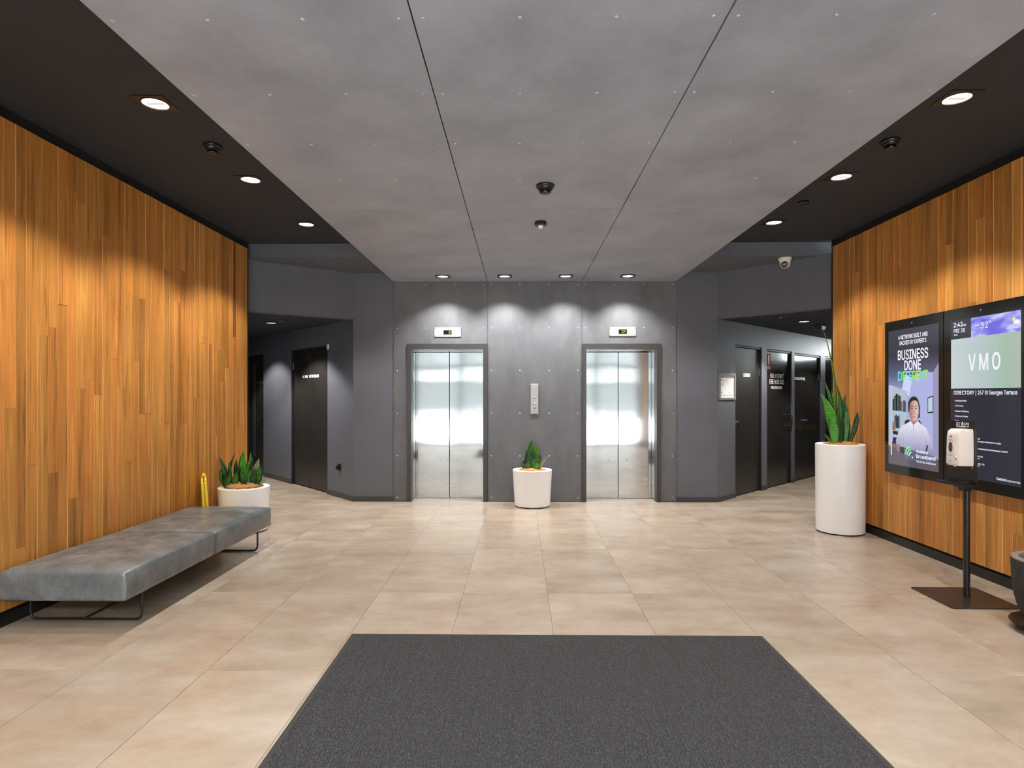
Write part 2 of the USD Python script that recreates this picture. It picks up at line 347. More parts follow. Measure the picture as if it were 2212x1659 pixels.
# timber walls: every board its own piece
def timber_wall(side, X, s):
    w = struct('wall_' + side, 'vertical timber board wall on the ' + side)
    y1 = YE
    obj('backing', bx(*sorted((X + s * .022, X + s * .16)), YF, YE + .0, 0, ZD), BLACK, w)
    y = YE - .004; z0, z1 = .092, 3.097
    col = 0
    while y > 1.35:
        wd = .0845 + rng.uniform(-.003, .003)
        cuts = [z0]
        z = z0 + rng.uniform(.25, 1.9)
        while z < z1 - .25:
            cuts.append(z); z += rng.uniform(.7, 2.2)
        cuts.append(z1)
        for a, b in zip(cuts, cuts[1:]):
            proud = rng.uniform(0, .003); gap = rng.choice((.0003, .0005, .0008)); ch = rng.choice((.0002, .0003, .0004, .0008, .0018))
            xf = X - s * proud + s * .003
            m = slab([(X + s * .0215, y - wd + gap), (xf + s * ch, y - wd + gap), (xf, y - wd + gap + ch), (xf, y - gap - ch), (xf + s * ch, y - gap), (X + s * .0215, y - gap)], a + .0003, b - .0003)
            obj('plank', m, WOOD[rng.choices(range(9), (3, 2, 2, 3, 2, 1.0, .8, 3, 2))[0]], w)
        y -= wd; col += 1
    rest = [bx(*sorted((X + s * rng.uniform(0, .003), X + s * .0215)), yy - .0845, yy - .001, z0, z1, .001) for yy in np.arange(y, YF + .08, -.0845)]
    obj('boarding', cat_(rest), WOOD[0], w, kind='stuff')
    obj('end_trim', bx(*sorted((X - s * .002, X + s * .02)), YE - .003, YE + .018, 0, ZD), BLACK, w)
    b = struct('baseboard_' + side, 'low black skirting under the %s timber boards' % side)
    obj('skirting', bx(*sorted((X - s * .004, X + s * .022)), YF, YE, 0, .074), BLACK_PLASTIC, b)
timber_wall('left', XL, -1)
timber_wall('right', XR, 1)

# glazed entrance behind the camera, and the street outside it
win = struct('window_1', 'black framed glass entrance wall facing the street')
mull = [-3.1, -1.75, -.55, .25, 1.05, 2.25, 3.5]
for x in mull: obj('mullion', bx(x - .03, x + .03, YF - .05, YF + .05, 0, ZR), BLACK_METAL, win)
for z in (.02, 2.25, ZR - .03): obj('transom', bx(-3.15, 3.56, YF - .045, YF + .045, z - .03, z + .03), BLACK_METAL, win)
for a, b in zip(mull, mull[1:]):
    obj('pane', bx(a + .03, b - .03, YF - .005, YF + .005, .05, 2.22), GLASS, win)
    obj('pane', bx(a + .03, b - .03, YF - .005, YF + .005, 2.28, ZR - .06), GLASS, win)
obj('spandrel', bx(-3.3, 3.8, YF - .1, YF, ZR, 3.6), BLACK, win)
PAVING = noisy('street_paving', [(0.3, (0.27, 0.27, 0.268)), (0.7, (0.33, 0.33, 0.326))], 2.0, rough=0.8)
FARPAVE = noisy('far_paving', [(0.3, (0.11, 0.11, 0.11)), (0.7, (0.135, 0.135, 0.134))], 2.0, rough=0.8)
ASPHALT = noisy('asphalt', [(0.3, (0.055, 0.057, 0.060)), (0.7, (0.070, 0.072, 0.075))], 6.0, rough=0.9)
st_ = struct('pavement', 'pale street paving outside the entrance')
obj('paving', bx(-40, 40, -14.5, YF, -.12, -.01), PAVING, st_)
obj('far_paving', bx(-60, 60, -70, -26, -.12, -.01), FARPAVE, st_)
obj('roadway', bx(-60, 60, -26, -14.5, -.2, -.09), ASPHALT, st_)
FACADE = noisy('street_facade', [(0.3, (0.058, 0.062, 0.063)), (0.7, (0.074, 0.077, 0.078))], .6, (.3, 1, 2.0), rough=.7)
op = struct('building_front', 'pale office building on the other side of the street')
obj('facade', bx(-45, 45, -39, -38, -.1, 17), FACADE, op)
BAND = mat('pale_render', (.14, .142, .141), .6); PANES = mat('shop_glass', (.05, .055, .06), .08)
for z in (2.5, 6.1, 9.7, 13.3): obj('spandrel_band', bx(-45, 45, -38.0, -37.6, z, z + 1.1, .02), BAND, op)
for z in (4.2, 7.8, 11.4):
    for k in range(22): obj('window', bx(-44 + 4 * k, -41.2 + 4 * k, -38.05, -37.95, z, z + 1.7), PANES, op)
sh = struct('roof_void', 'unlit building fabric around the lobby')
obj('roof', bx(-9, 7.5, YF - .1, 11, 3.6, 3.7), VOID, sh)
for x in (-9, ): obj('side', bx(x - .05, x + .05, YF - .1, 17, -.1, 3.7), VOID, sh)
obj('front', cat_([bx(-12, XL - .02, YF - .1, YF, -.1, 3.7), bx(XR + .02, 13, YF - .1, YF, -.1, 3.7)]), BLACK, sh)
nl = (BL - AL) / np.linalg.norm(BL - AL); nr = (BR - AR) / np.linalg.norm(BR - AR)
obj('jamb', slab([(XL - .004, YE + .02), BL, BL + nl * .14, (XL - .2, YE)], 0, ZD), BLACK, sh)
obj('jamb', slab([(XR + .004, YE + .02), BR, BR + nr * .14, (XR + .2, YE)], 0, ZD), BLACK, sh)

# ------------------------------------------------------------------ ceiling fixtures
LAMP = usdkit.material(stage, LOOKS + 'downlight_lens', {'e': ('emission', dict(color=(1.0, 0.93, 0.82), strength=9.0))}, [], surface='e.emission')
LED = mat('led_module', (0.6, 0.55, 0.45), 0.4, emission_color=(1.0, .9, .75), emission_strength=.45)
def downlight(label, x, y, z, power, color, cone=59.0, soft=0.35, size=.19, r=.072, group=None):
    t = thing('downlight', label, 'light', (x, y, z), 0, group)
    ring = sbox(-size / 2, -size / 2, size / 2, size / 2).difference(Point(0, 0).buffer(r + .004, 24))
    obj('trim', moved(extrude(ring, .005), 0, 0, -.005), BLACK_METAL, t)
    obj('bezel', lathe([(r, -.001), (r + .004, -.001), (r + .004, -.008), (r + .001, -.008), (r, -.001)], 40), BLACK_METAL, t, smooth=30)
    obj('lens', lathe([(0, -.002), (r, -.002), (r, -.0012), (0, -.0012)], 40), LAMP, t)
    obj('led_module', bx(-r * .72, r * .72, -.011, .011, -.006, -.002, .002), LED, t)
    s = UsdLux.SphereLight.Define(stage, str(t.GetPath()) + '/lamp')
    s.CreateRadiusAttr(0.03); s.CreateIntensityAttr(power); s.CreateColorAttr(color)
    s.AddTranslateOp().Set(Gf.Vec3d(0, 0, -0.05))
    sh_ = UsdLux.ShapingAPI.Apply(s.GetPrim()); sh_.CreateShapingConeAngleAttr(cone); sh_.CreateShapingConeSoftnessAttr(soft)
    return t
order = ('nearest', 'middle', 'farthest')
for side, x in (('left', -2.205), ('right', 2.600)):
    for k, y in enumerate((3.545, 4.810, 6.075)):
        downlight('lit recessed downlight in the %s black ceiling strip, %s of its row of three' % (side, order[k]), x, y, ZD, SPOT, WARM, group='downlights in the black ceiling strips')
    for y in (2.28, 1.02):    # the row goes on towards the entrance, outside the frame
        downlight('%s row downlight %s' % (side, 'just in front of the frame, above the near end of the mat' if y > 2 else 'closest to the street door'), x, y, ZD, SPOT, WARM, group='downlights in the black ceiling strips')
for k, x in enumerate((-.965, -.190, .576, 1.353)):
    downlight(('small downlight above the left lift, leftmost of the four by the lift wall', 'small downlight left of the middle of the lift wall, second from left', 'small downlight right of the middle of the lift wall, third from left', 'small downlight above the right lift, rightmost of the four by the lift wall')[k], x, 7.41, ZR, SPOT * 1.45, NEUTRAL, 60.0, .85, .175, .066, 'downlights along the lift wall')
for s, x, y in (('left', -3.45, 8.14), ('right', 3.867, 8.081)):
    downlight('downlight in the low ceiling of the %s corridor' % s, x, y, ZC, SPOT * (1.7 if s == 'left' else 1.5), WARM, 60, .35, .17, .066, 'corridor downlights')
downlight('second downlight deeper in the left corridor, hidden by the timber wall', -4.50, 9.265, ZC, SPOT * 1.2, WARM, 60, .35, .17, .066, 'corridor downlights')
downlight('second downlight deeper in the right corridor, hidden by the timber wall', 5.35, 9.45, ZC, SPOT * .55, NEUTRAL, 58, .35, .17, .066, 'corridor downlights')

def smoke_detector(label, x, y, z, k=1.0):
    t = thing('smoke_detector', label, 'smoke detector', (x, y, z), 0, 'smoke detectors')
    obj('base', lathe([(0, 0), (.062 * k, 0), (.064 * k, -.006), (.061 * k, -.016), (.052 * k, -.022), (0, -.022)], 36), BLACK_PLASTIC, t, smooth=40)
    obj('body', lathe([(0, -.020), (.052 * k, -.021), (.050 * k, -.030), (.043 * k, -.038), (0, -.038)], 36), BLACK_PLASTIC, t, smooth=40)
    fins = [turned(bx(.026 * k, .038 * k, -.0016, .0016, -.056, -.036), a) for a in range(0, 360, 24)]
    obj('vent', cat_(fins), BLACK_METAL, t)
    obj('cap', lathe([(0, -.052), (.034 * k, -.052), (.032 * k, -.058), (.02 * k, -.061), (0, -.062)], 30), BLACK_PLASTIC, t, smooth=40)
smoke_detector('black smoke detector on the grey riveted ceiling panel', .181, 4.20, ZR, 1.05)
smoke_detector('black smoke detector on the left black ceiling strip, between two downlights', -2.175, 4.155, ZD)
smoke_detector('black smoke detector on the right black ceiling strip, between two downlights', 2.572, 4.135, ZD)
t = thing('motion_sensor', 'small black ceiling motion sensor with a white dome lens on the grey panel', 'sensor', (.180, 5.09, ZR))
obj('housing', lathe([(0, 0), (.050, 0), (.052, -.010), (.052, -.028), (.042, -.036), (0, -.036)], 36), BLACK_PLASTIC, t, smooth=40)
obj('lens', lathe([(0, -.060), (.008, -.0595), (.016, -.055), (.021, -.046), (.023, -.035), (0, -.034)][::-1], 28), LENS_WHITE, t, smooth=40)
t = thing('ceiling_speaker', 'flat oval black fitting on the right black ceiling strip near its far end', 'sensor', (2.595, 5.44, ZD))
obj('housing', lathe([(0, 0), (.050, 0), (.052, -.012), (.044, -.024), (0, -.026)], 32), BLACK_PLASTIC, t, smooth=40)
obj('cover', lathe([(0, -.025), (.024, -.025), (.020, -.031), (0, -.033)], 24), BLACK_METAL, t, smooth=40)
for s, x, y in (('left', -3.20, 7.90), ('right', 3.316, 7.56)):
    t = thing('sprinkler', 'small dark sprinkler rosette in the %s corridor ceiling beside the downlight' % s, 'sprinkler', (x, y, ZC), 0, 'corridor sprinklers')
    obj('rosette', lathe([(0, 0), (.070, 0), (.066, -.006), (.022, -.008), (0, -.008)], 28), BLACK_METAL, t, smooth=40)
    obj('head', lathe([(0, -.006), (.009, -.007), (.007, -.022), (.018, -.024), (.018, -.027), (0, -.027)], 18), ALU, t, smooth=30)
t = thing('ceiling_fitting', 'black wedge-shaped fitting under the right corridor ceiling behind the tall leaf', 'fitting', (4.30, 8.50, ZC), 45)
obj('bracket', bx(-.10, .10, -.05, .05, -.02, 0, .004), BLACK_METAL, t)
obj('body', hull([(-.09, -.045, -.02), (.09, -.045, -.02), (-.09, .045, -.02), (.09, .045, -.02), (-.04, -.03, -.07), (.09, -.03, -.07), (-.04, .03, -.07), (.09, .03, -.07)]), BLACK_PLASTIC, t)
# turret camera under the right soffit
t = thing('security_camera', 'white turret security camera under the right bulkhead soffit', 'security camera', (3.12, 6.985, ZS), -26)
obj('base', lathe([(0, 0), (.073, 0), (.075, -.016), (.068, -.028), (.060, -.050), (0, -.050)], 40), WHITE_PLASTIC, t, smooth=40)
body = lathe([(0, -.122), (.016, -.121), (.035, -.114), (.050, -.098), (.058, -.074), (.061, -.046), (0, -.044)][::-1], 40)
obj('shroud', body, WHITE_PLASTIC, t, smooth=40)
place = lambda m: moved(turned(m, 112, (1, 0, 0)), -.004, -.047, -.083)
f = obj('lens_window', place(cyl(.038, 0, .008, 30)), BLACK_PLASTIC, t, smooth=30)
obj('infrared_panel', place(bx(-.024, .024, -.013, .013, .0075, .0095, .0008)), mat('infrared_window', (.22, .17, .14), .4), f)

# ------------------------------------------------------------------ the two lifts
def lift(side, x0, x1, label):
    t = thing('lift', label, 'lift', (x0, YW, 0), 0)
    w = x1 - x0; a = .055; top = LT - .073
    arch = sbox(0, 0, w, LT).difference(sbox(a, -.1, w - a, top))
    obj('architrave', moved(upright(extrude(arch, .030)), 0, .012, 0), LIFT_FRAME, t)
    obj('reveal', cat_([bx(a - .006, a, .012, .245, 0, top), bx(w - a, w - a + .006, .012, .245, 0, top), bx(a, w - a, .012, .245, top, top + .006)]), LIFT_FRAME, t)
    for s in (0, 1):
        xa = a if s == 0 else w - a - .012
        obj('jamb', bx(xa, xa + .012, .07, .245, 0, top - .002, .001), STEEL, t)
    obj('head', bx(a + .012, w - a - .012, .10, .245, top - .016, top - .002, .001), STEEL, t)
    m = w / 2
    for s, (p, q) in enumerate(((a + .012, m - .003), (m + .003, w - a - .012))):
        d = obj('door_panel', bx(p, q, .245, .275, .008, top - .02, .003), STEEL, t)
        pits = [(q - .12, .52, .010)] if s == 0 else [(p + .11, .53, .010)]
        for (dx, dz, r) in pits:
            obj('dimple', moved(turned(lathe([(0, -.0012), (r * .6, -.0009), (r, 0), (0, 0)], 16), -90, (1, 0, 0)), dx, .245, dz), CHROME, d, smooth=True)
    obj('leading_gap', bx(m - .003, m + .003, .262, .268, .008, top - .02), VOID, t)
    obj('sill', bx(a, w - a, .225, .30, -.01, .005, .001), ALU, t)
    obj('backing', bx(0, w, .28, .30, 0, LT), VOID, t)
lift('left', *LO[0], 'left passenger lift with closed stainless steel double doors in a dark frame')
lift('right', *LO[1], 'right passenger lift with closed stainless steel double doors in a dark frame')
SEG = glow('indicator_led', (0.62, 0.85, 0.03), 1.0); DARKGLASS = mat('display_glass', (.006, .006, .006), .1)
def indicator(word, xc, label, z):
    t = thing('floor_indicator', label, 'floor indicator', (xc, YW, z))
    obj('plate', bx(-.178, .178, -.010, 0, -.062, .062, .003), ALU, t)
    for sx in (-1, 1):
        for sz in (-1, 1): obj('screw', moved(turned(cyl(.006, 0, .002, 12), 90, (1, 0, 0)), sx * .166, -.010, sz * .05), CHROME, t)
    obj('bezel', plate(sbox(-.056, -.031, .056, .031).difference(sbox(-.050, -.026, .050, .026)), .002, -.010), CHROME, t)
    d = obj('display', bx(-.050, .050, -.0108, -.009, -.026, .026), DARKGLASS, t)
    if word == 'G': obj('lettering', text('G', .013, -.017, .035, .026, -.0109, bold=True), SEG, d)
    else: obj('lettering', text('CP', -.017, -.017, .035, .053, -.0109, bold=True), SEG, d)
indicator('G', -.950, 'brushed metal floor indicator reading G above the left lift', 2.233)
indicator('CP', 1.352, 'brushed metal floor indicator reading CP above the right lift', 2.239)
t = thing('call_panel', 'upright brushed metal lift call panel between the two lifts', 'call panel', (.1935, YW, 1.357))
obj('plate', bx(-.0515, .0515, -.016, 0, -.198, .198, .003), ALU, t)
INK = mat('grey_ink', (.25, .25, .26), .6)
obj('lettering', cat_([text('DO NOT USE', -.038, .128, .010, .076, -.016), text('LIFTS IF FIRE', -.038, .110, .010, .076, -.016)]), INK, t)
for z, r in ((.033, .016), (-.052, .016), (-.110, .016)):
    bt = obj('button', moved(turned(lathe([(0, 0), (r, 0), (r, .004), (r * .85, .0055), (0, .006)], 24), 90, (1, 0, 0)), .002, -.016, z), CHROME if z > -.1 else ALU, t, smooth=40)
    obj('button_ring', moved(turned(lathe([(r + .001, 0), (r + .005, 0), (r + .004, .003), (r + .001, .003), (r + .001, 0)], 24), 90, (1, 0, 0)), .002, -.016, z), INK if z < 0 else ALU, bt)
obj('key_switch', moved(turned(cyl(.005, 0, .002, 12), 90, (1, 0, 0)), .002, -.016, -.165), INK, t)

# ------------------------------------------------------------------ corridor doors (reading frame of each wall)
def door(n, label, side, a, b, h, double=False, mt=None, sign=None, knob=None, hinges=(), pull=False, seam=None):
    sg, o, rot = (-1, AL, ROT_L) if side == 'left' else (1, AR, ROT_R)
    x0, x1 = sorted((sg * a, sg * b)); mt = mt or GLOSS
    base = o + (np.array(DR) if side == 'right' else np.array(DL)) * (a if side == 'right' else b)
    t = thing('door_%d' % n, label, 'door', (base[0], base[1], 0), rot, None, 'structure')
    w = x1 - x0
    fr = sbox(0, 0, w, h).difference(sbox(.022, -.1, w - .022, h - .028))
    obj('door_frame', moved(upright(extrude(fr, .09)), 0, .10, 0), BLACK, t)
    leaves = [(.025, w / 2 - .002), (w / 2 + .002, w - .025)] if double else [(.025, w - .025)]
    L = [obj('door_leaf', bx(p, q, .035, .075, .012, h - .032, .002), mt, t) for p, q in leaves]
    for hx, hz in hinges:
        obj('hinge', moved(cyl(.008, -.055, .055, 12), hx, .030, hz), ALU if hz > 1 else BLACK_METAL, t, smooth=30)
    if sign:
        obj('lettering', cat_([text(s, x, z, hh, ww, .0348, centre=False, bold=True) for (s, x, z, hh, ww) in sign]), WHITE_VINYL, t)
    if knob:
        kx, kz = knob
        k_ = obj('knob', moved(turned(lathe([(0, 0), (.024, 0), (.024, .004), (.010, .006), (.010, .03), (.022, .036), (.022, .05), (0, .054)], 20), 90, (1, 0, 0)), kx, .035, kz), CHROME, t, smooth=35)
        obj('key_tag', bx(kx - .012, kx + .018, -.012, -.004, kz - .085, kz - .02, .002), BLACK_PLASTIC, k_)
    if pull:
        kx, kz = pull
        obj('push_plate', bx(kx - .03, kx + .03, .031, .036, kz - .19, kz + .19), BLACK_METAL, t)
        obj('handle', tube(arc_path([(kx, .035, kz - .085), (kx, -.04, kz - .085), (kx, -.04, kz + .085), (kx, .035, kz + .085)], .03), .009), BLACK_METAL, t, smooth=30)
    return t
door(1, 'double black cupboard door with white lettering in the left corridor', 'left', .779, 2.093, 2.112, True, SATIN,
     [('4', .365, 1.668, .040, .055), ('MAIN', .450, 1.668, .042, .115), ('SWITCHBOARD', .610, 1.668, .042, .345)], None, ((.018, 1.86), (1.296, 1.86), (.018, .30), (1.296, .30)))
tL = (AL + DL * 2.093)
t = thing('door_lock', 'round chrome lock high on the left leaf of the lettered double door', 'lock', (tL[0], tL[1], 0), ROT_L)
obj('rose', moved(turned(cyl(.026, 0, .006, 24), 90, (1, 0, 0)), .565, .035, 1.985), BLACK_METAL, t, smooth=30)
obj('barrel', moved(turned(cyl(.014, 0, .012, 20), 90, (1, 0, 0)), .572, .035, 1.985), CHROME, t, smooth=30)
d2 = door(2, 'dark glossy door at the far end of the left corridor', 'left', 3.30, 4.22, 2.11, False, GLOSS, None, (.84, 1.02))
obj('vision_panel', bx(.30, .42, .030, .036, .3, 1.98, .001), mat('vision_glass', (.06, .065, .068), .1), d2)
obj('cross_rail', bx(.45, .86, .028, .036, 1.60, 1.66, .001), mat('door_rail', (.06, .055, .05), .3), d2)
door(3, 'black door lettered CLEANERS, nearest door of the right corridor', 'right', .517, 1.362, 2.102, False, SATIN, [('CLEANERS', .313, 1.670, .045, .22)], (.075, 1.03), ((.83, .30), (.83, 1.75)))
door(4, 'black door with three lines of fire service lettering in the right corridor', 'right', 1.539, 2.467, 2.095, False, GLOSS,
     [('FIRE HYDRANT', .190, 1.668, .066, .50), ('FIRE HOSE REEL', .165, 1.578, .066, .555), ('FIRE EXTINGUISHER', .225, 1.500, .042, .42)], None, ((.018, .30), (.018, 1.75)), pull=(.84, 1.005))
door(5, 'glossy double black door with one small lettered line in the right corridor', 'right', 2.581, 3.738, 2.085, True, GLOSS, [('FIRE INDICATOR PANEL', .09, 1.655, .045, .46)], (.52, .985), ((.018, 1.72), (.018, .40), (1.139, 1.72)))
door(6, 'last glossy black door of the right corridor, half hidden by the plant', 'right', 3.966, 4.92, 2.095, False, GLOSS, None, (.86, 1.0), ((.03, 1.78),))
# red extinguisher sign fixed to the frame of the lettered fire door
q = AR + DR * 1.545
RED = mat('red_sign', (.60, .012, .05), .65, specular_ior_level=.1)
t = thing('fire_sign', 'narrow red fire extinguisher sign on the corner of the fire service door', 'sign', (q[0], q[1], 0), ROT_R)
obj('board', bx(.022, .170, .020, .026, 1.80, 2.032, .001), WHITE_VINYL, t)
obj('red_field', cat_([bx(.030, .162, .0185, .021, 1.838, 2.024), bx(.030, .162, .0185, .021, 1.806, 1.822)]), RED, t)
icon = union_all([sbox(.076, 1.872, .116, 1.985).buffer(.006), sbox(.084, 1.985, .108, 2.010), sbox(.070, 2.000, .122, 2.008), Point(.096, 1.857).buffer(.011)])
obj('pictogram', plate(icon, .001, .0185), WHITE_VINYL, t)
# evacuation plan in a silver snap frame
t = thing('notice_frame', 'silver framed evacuation plan on the right corridor wall beside the first door', 'notice', (AR[0], AR[1], 0), ROT_R)
fz = sbox(.045, 1.345, .500, 1.700)
obj('frame', plate(fz.difference(fz.buffer(-.028)), .018, 0), ALU, t)
sheet = obj('paper', bx(.072, .474, -.006, -.002, 1.372, 1.674), WHITE_VINYL, t)
obj('title_bar', bx(.085, .462, -.0068, -.006, 1.636, 1.664), INK, sheet)
obj('heading', text('EVACUATION PLAN', .17, 1.644, .011, .20, -.0068), WHITE_VINYL, sheet)
obj('plan_drawing', cat_([bx(.092, .150, -.0066, -.006, z, z + .009) for z in (1.600, 1.548)] + [bx(.142, .150, -.0066, -.006, z, z + .04) for z in (1.562, 1.512)] +
    [bx(.09, .462, -.0066, -.006, 1.40, 1.405), bx(.455, .459, -.0066, -.006, 1.41, 1.62)] +
    [turned(bx(.25 + .05 * (i % 4), .252 + .05 * (i % 4), -.0066, -.006, 1.45 + .032 * i, 1.48 + .032 * i), (i * 37) % 60 - 30, (0, 1, 0), (.25 + .05 * (i % 4), 0, 1.465 + .032 * i)) for i in range(5)] +
    [plate(Point(.115, 1.44).buffer(.014), .0006, -.006), plate(Point(.33, 1.44).buffer(.01), .0006, -.006)]), INK, sheet)
q = AL + DL * .779
t = thing('door_contact', 'tiny white door contact at the top corner of the left double door', 'sensor', (q[0], q[1], 0), ROT_L)
obj('body', bx(.008, .056, -.022, 0, 2.055, 2.125, .004), WHITE_PLASTIC, t)
obj('cover_slot', bx(.024, .040, -.0235, -.021, 2.07, 2.11, .001), ALU, t)
q = AL + DL * .404
t = thing('power_socket', 'black wall socket low on the left corridor wall', 'socket', (q[0], q[1], 0), ROT_L)
obj('plate', bx(-.045, .045, -.010, 0, .375, .465, .003), BLACK_PLASTIC, t)
obj('plug', bx(-.030, .004, -.045, -.009, .385, .440, .006), BLACK_METAL, t)
obj('switch', bx(.010, .030, -.014, -.009, .405, .440, .002), BLACK_METAL, t)

# ------------------------------------------------------------------ entrance mat
MAT = noisy('mat_fibre', [(0.34, (0.010, 0.010, 0.011)), (0.5, (0.030, 0.030, 0.034)), (0.62, (0.085, 0.085, 0.092)), (0.72, (0.17, 0.17, 0.175))], 150, (1.5, .45, 1), 4, 0.95, noise_rough=0.8)
RUBBER = mat('mat_rubber_edge', (0.022, 0.020, 0.019), 0.6)
mx0, mx1, my0, my1 = -.987, 1.412, 1.30, 3.460
t = thing('entrance_mat', 'large ribbed charcoal entrance mat with a thin rubber edge', 'mat', ((mx0 + mx1) / 2, (my0 + my1) / 2, 0))
hx, hy = (mx1 - mx0) / 2, (my1 - my0) / 2
obj('border', moved(extrude(sbox(-hx, -hy, hx, hy).difference(sbox(-hx + .022, -hy + .022, hx - .022, hy - .022)), .004), 0, 0, 0), RUBBER, t)
nr_ = 176; xs, zs = [], []
for i in range(nr_):
    a = -hx + .022 + (2 * hx - .044) * i / nr_; w_ = (2 * hx - .044) / nr_
    for u, z in ((0, .0035), (.18, .0068), (.36, .0076), (.54, .0068), (.72, .0035)):
        xs.append(a + u * w_); zs.append(z)
xs.append(hx - .022); zs.append(.0035); n = len(xs); ys = np.linspace(-hy + .022, hy - .022, 50)
jit = np.random.default_rng(3)
V = np.zeros((n * len(ys), 3)); F = []
for j, yy in enumerate(ys):
    V[j * n:(j + 1) * n] = np.stack([np.array(xs) + jit.normal(0, .0005, n), np.full(n, yy), np.array(zs) + jit.normal(0, .0003, n)], 1)
for j in range(len(ys) - 1):
    for i in range(n - 1):
        p = j * n + i; F += [(p, p + 1, p + n + 1), (p, p + n + 1, p + n)]
obj('ribbed_pile', trimesh.Trimesh(V, F, process=False), MAT, t, smooth=True, kind='stuff')
obj('backing', bx(-hx + .022, hx - .022, -hy + .022, hy - .022, 0, .0032), RUBBER, t)

# ------------------------------------------------------------------ leather bench
LEATHER = usdkit.material(stage, LOOKS + 'worn_leather', {
    'g': ('geometry', {}), 'n': ('noise_texture', dict(scale=5.0, detail=8.0, roughness=0.68)), 'r': ('rgb_ramp', {'ramp': [(0.30, (0.082, 0.098, 0.108)), (0.48, (0.126, 0.147, 0.160)), (0.62, (0.178, 0.202, 0.216)), (0.76, (0.29, 0.317, 0.332))]}),
    'n2': ('noise_texture', dict(scale=240.0, detail=3.0)), 'n3': ('noise_texture', dict(scale=6.0, detail=3.0, distortion=1.0)), 'mr': ('map_range', dict(from_min=.3, from_max=.7, to_min=.22, to_max=.36)),
    'b': ('bump', dict(strength=0.15, distance=0.0008)), 'b2': ('bump', dict(strength=0.35, distance=0.006)), 'p': ('principled_bsdf', dict(specular_ior_level=0.85))},
    [('g.position', 'n.vector'), ('n.fac', 'r.fac'), ('r.color', 'p.base_color'), ('g.position', 'n2.vector'), ('g.position', 'n3.vector'), ('n3.fac', 'b2.height'), ('n2.fac', 'b.height'),
     ('b2.normal', 'b.normal'), ('b.normal', 'p.normal'), ('n.fac', 'mr.value'), ('mr.result', 'p.roughness')], surface='p.BSDF')
SEAM = mat('leather_piping', (0.16, 0.165, 0.17), 0.35)
bX0, bX1, bY0, bY1 = -3.095, -2.325, 3.455, 5.50
bcx, bcy = (bX0 + bX1) / 2, (bY0 + bY1) / 2; bw, bl = bX1 - bX0, bY1 - bY0
t = thing('bench', 'long low grey leather bench on thin black sled legs beside the left timber wall', 'bench', (bcx, bcy, 0))
zb, zt = .182, .362
for k, (p, q) in enumerate(((-bl / 2, .0), (.0, bl / 2))):
    m = soft_box(bw, q - p - .002, zt - zb, .028, .035, crown=.022, bulge=.006)
    obj('cushion', moved(m, 0, (p + q) / 2, zb), LEATHER, t, smooth=True)
e = .010
for sx in (-1, 1):
    for sy in (-1, 1):
        obj('corner_piping', tube([(sx * (bw / 2 - e + .003), sy * (bl / 2 - e), zb + .010), (sx * (bw / 2 - e + .006), sy * (bl / 2 - e), (zb + zt) / 2), (sx * (bw / 2 - e + .003), sy * (bl / 2 - e), zt - .012)], .0045, 8), SEAM, t, smooth=True)
obj('middle_seam', tube(arc_path([(-bw / 2 - .002, 0, zb + .01), (-bw / 2 - .002, 0, zt), (0, 0, zt + .004), (bw / 2 + .003, 0, zt), (bw / 2 + .003, 0, zb + .01)], .03), .0022, 6), SEAM, t, smooth=True)
obj('base_board', bx(-bw / 2 + .10, bw / 2 - .10, -bl / 2 + .10, bl / 2 - .10, zb - .008, zb + .004), BLACK, t)
for yy in (3.662 - bcy, 5.288 - bcy):
    x0, x1 = -3.066 - bcx, -2.362 - bcx
    obj('sled_leg', tube(arc_path([(x0, yy, zb), (x0, yy, .008), (x1, yy, .008), (x1, yy, zb)], .045, 7), .0075, 10), BLACK_METAL, t, smooth=True)
obj('stretcher', tube([(-.02, 3.662 - bcy, .008), (-.02, 5.288 - bcy, .008)], .006, 8), BLACK_METAL, t, smooth=True)

# ------------------------------------------------------------------ planters and sansevieria
def leaf_material(name, a, b, edge):
    return usdkit.material(stage, LOOKS + name, {
        'g': ('geometry', {}), 'm': ('mapping', dict(scale=(14, 14, 60))), 'n': ('noise_texture', dict(scale=1.0, detail=3.0, distortion=1.2)), 'r': ('rgb_ramp', {'ramp': [(0.35, a), (0.65, b)]}),
        'u': ('uvmap', dict(attribute='st')), 's': ('separate_xyz', {}), 'k': ('map_range', dict(from_min=.80, from_max=.92, to_min=0, to_max=1, clamp=True)), 'c': ('mix', dict(color2=edge)),
        'p': ('principled_bsdf', dict(roughness=0.33)), 't': ('translucent_bsdf', dict(color=tuple(1.4 * v for v in b))), 'x': ('mix_closure', dict(fac=0.12))},
        [('g.position', 'm.vector'), ('m.vector', 'n.vector'), ('n.fac', 'r.fac'), ('u.UV', 's.vector'), ('s.x', 'k.value'), ('k.result', 'c.fac'), ('r.color', 'c.color1'), ('c.color', 'p.base_color'),
         ('p.BSDF', 'x.closure1'), ('t.BSDF', 'x.closure2')], surface='x.closure')
LEAF = {'g': leaf_material('leaf_green', (0.016, 0.085, 0.016), (0.065, 0.26, 0.035), (0.10, 0.30, 0.05)),
        'd': leaf_material('leaf_dark', (0.010, 0.040, 0.016), (0.035, 0.11, 0.04), (0.06, 0.16, 0.05)),
        'b': leaf_material('leaf_bright', (0.035, 0.20, 0.012), (0.10, 0.42, 0.04), (0.30, 0.50, 0.10)),
        'y': leaf_material('leaf_yellow_edge', (0.06, 0.20, 0.03), (0.16, 0.36, 0.06), (0.62, 0.56, 0.16)),
        'p': leaf_material('leaf_pale', (0.20, 0.26, 0.10), (0.38, 0.42, 0.22), (0.55, 0.52, 0.32))}
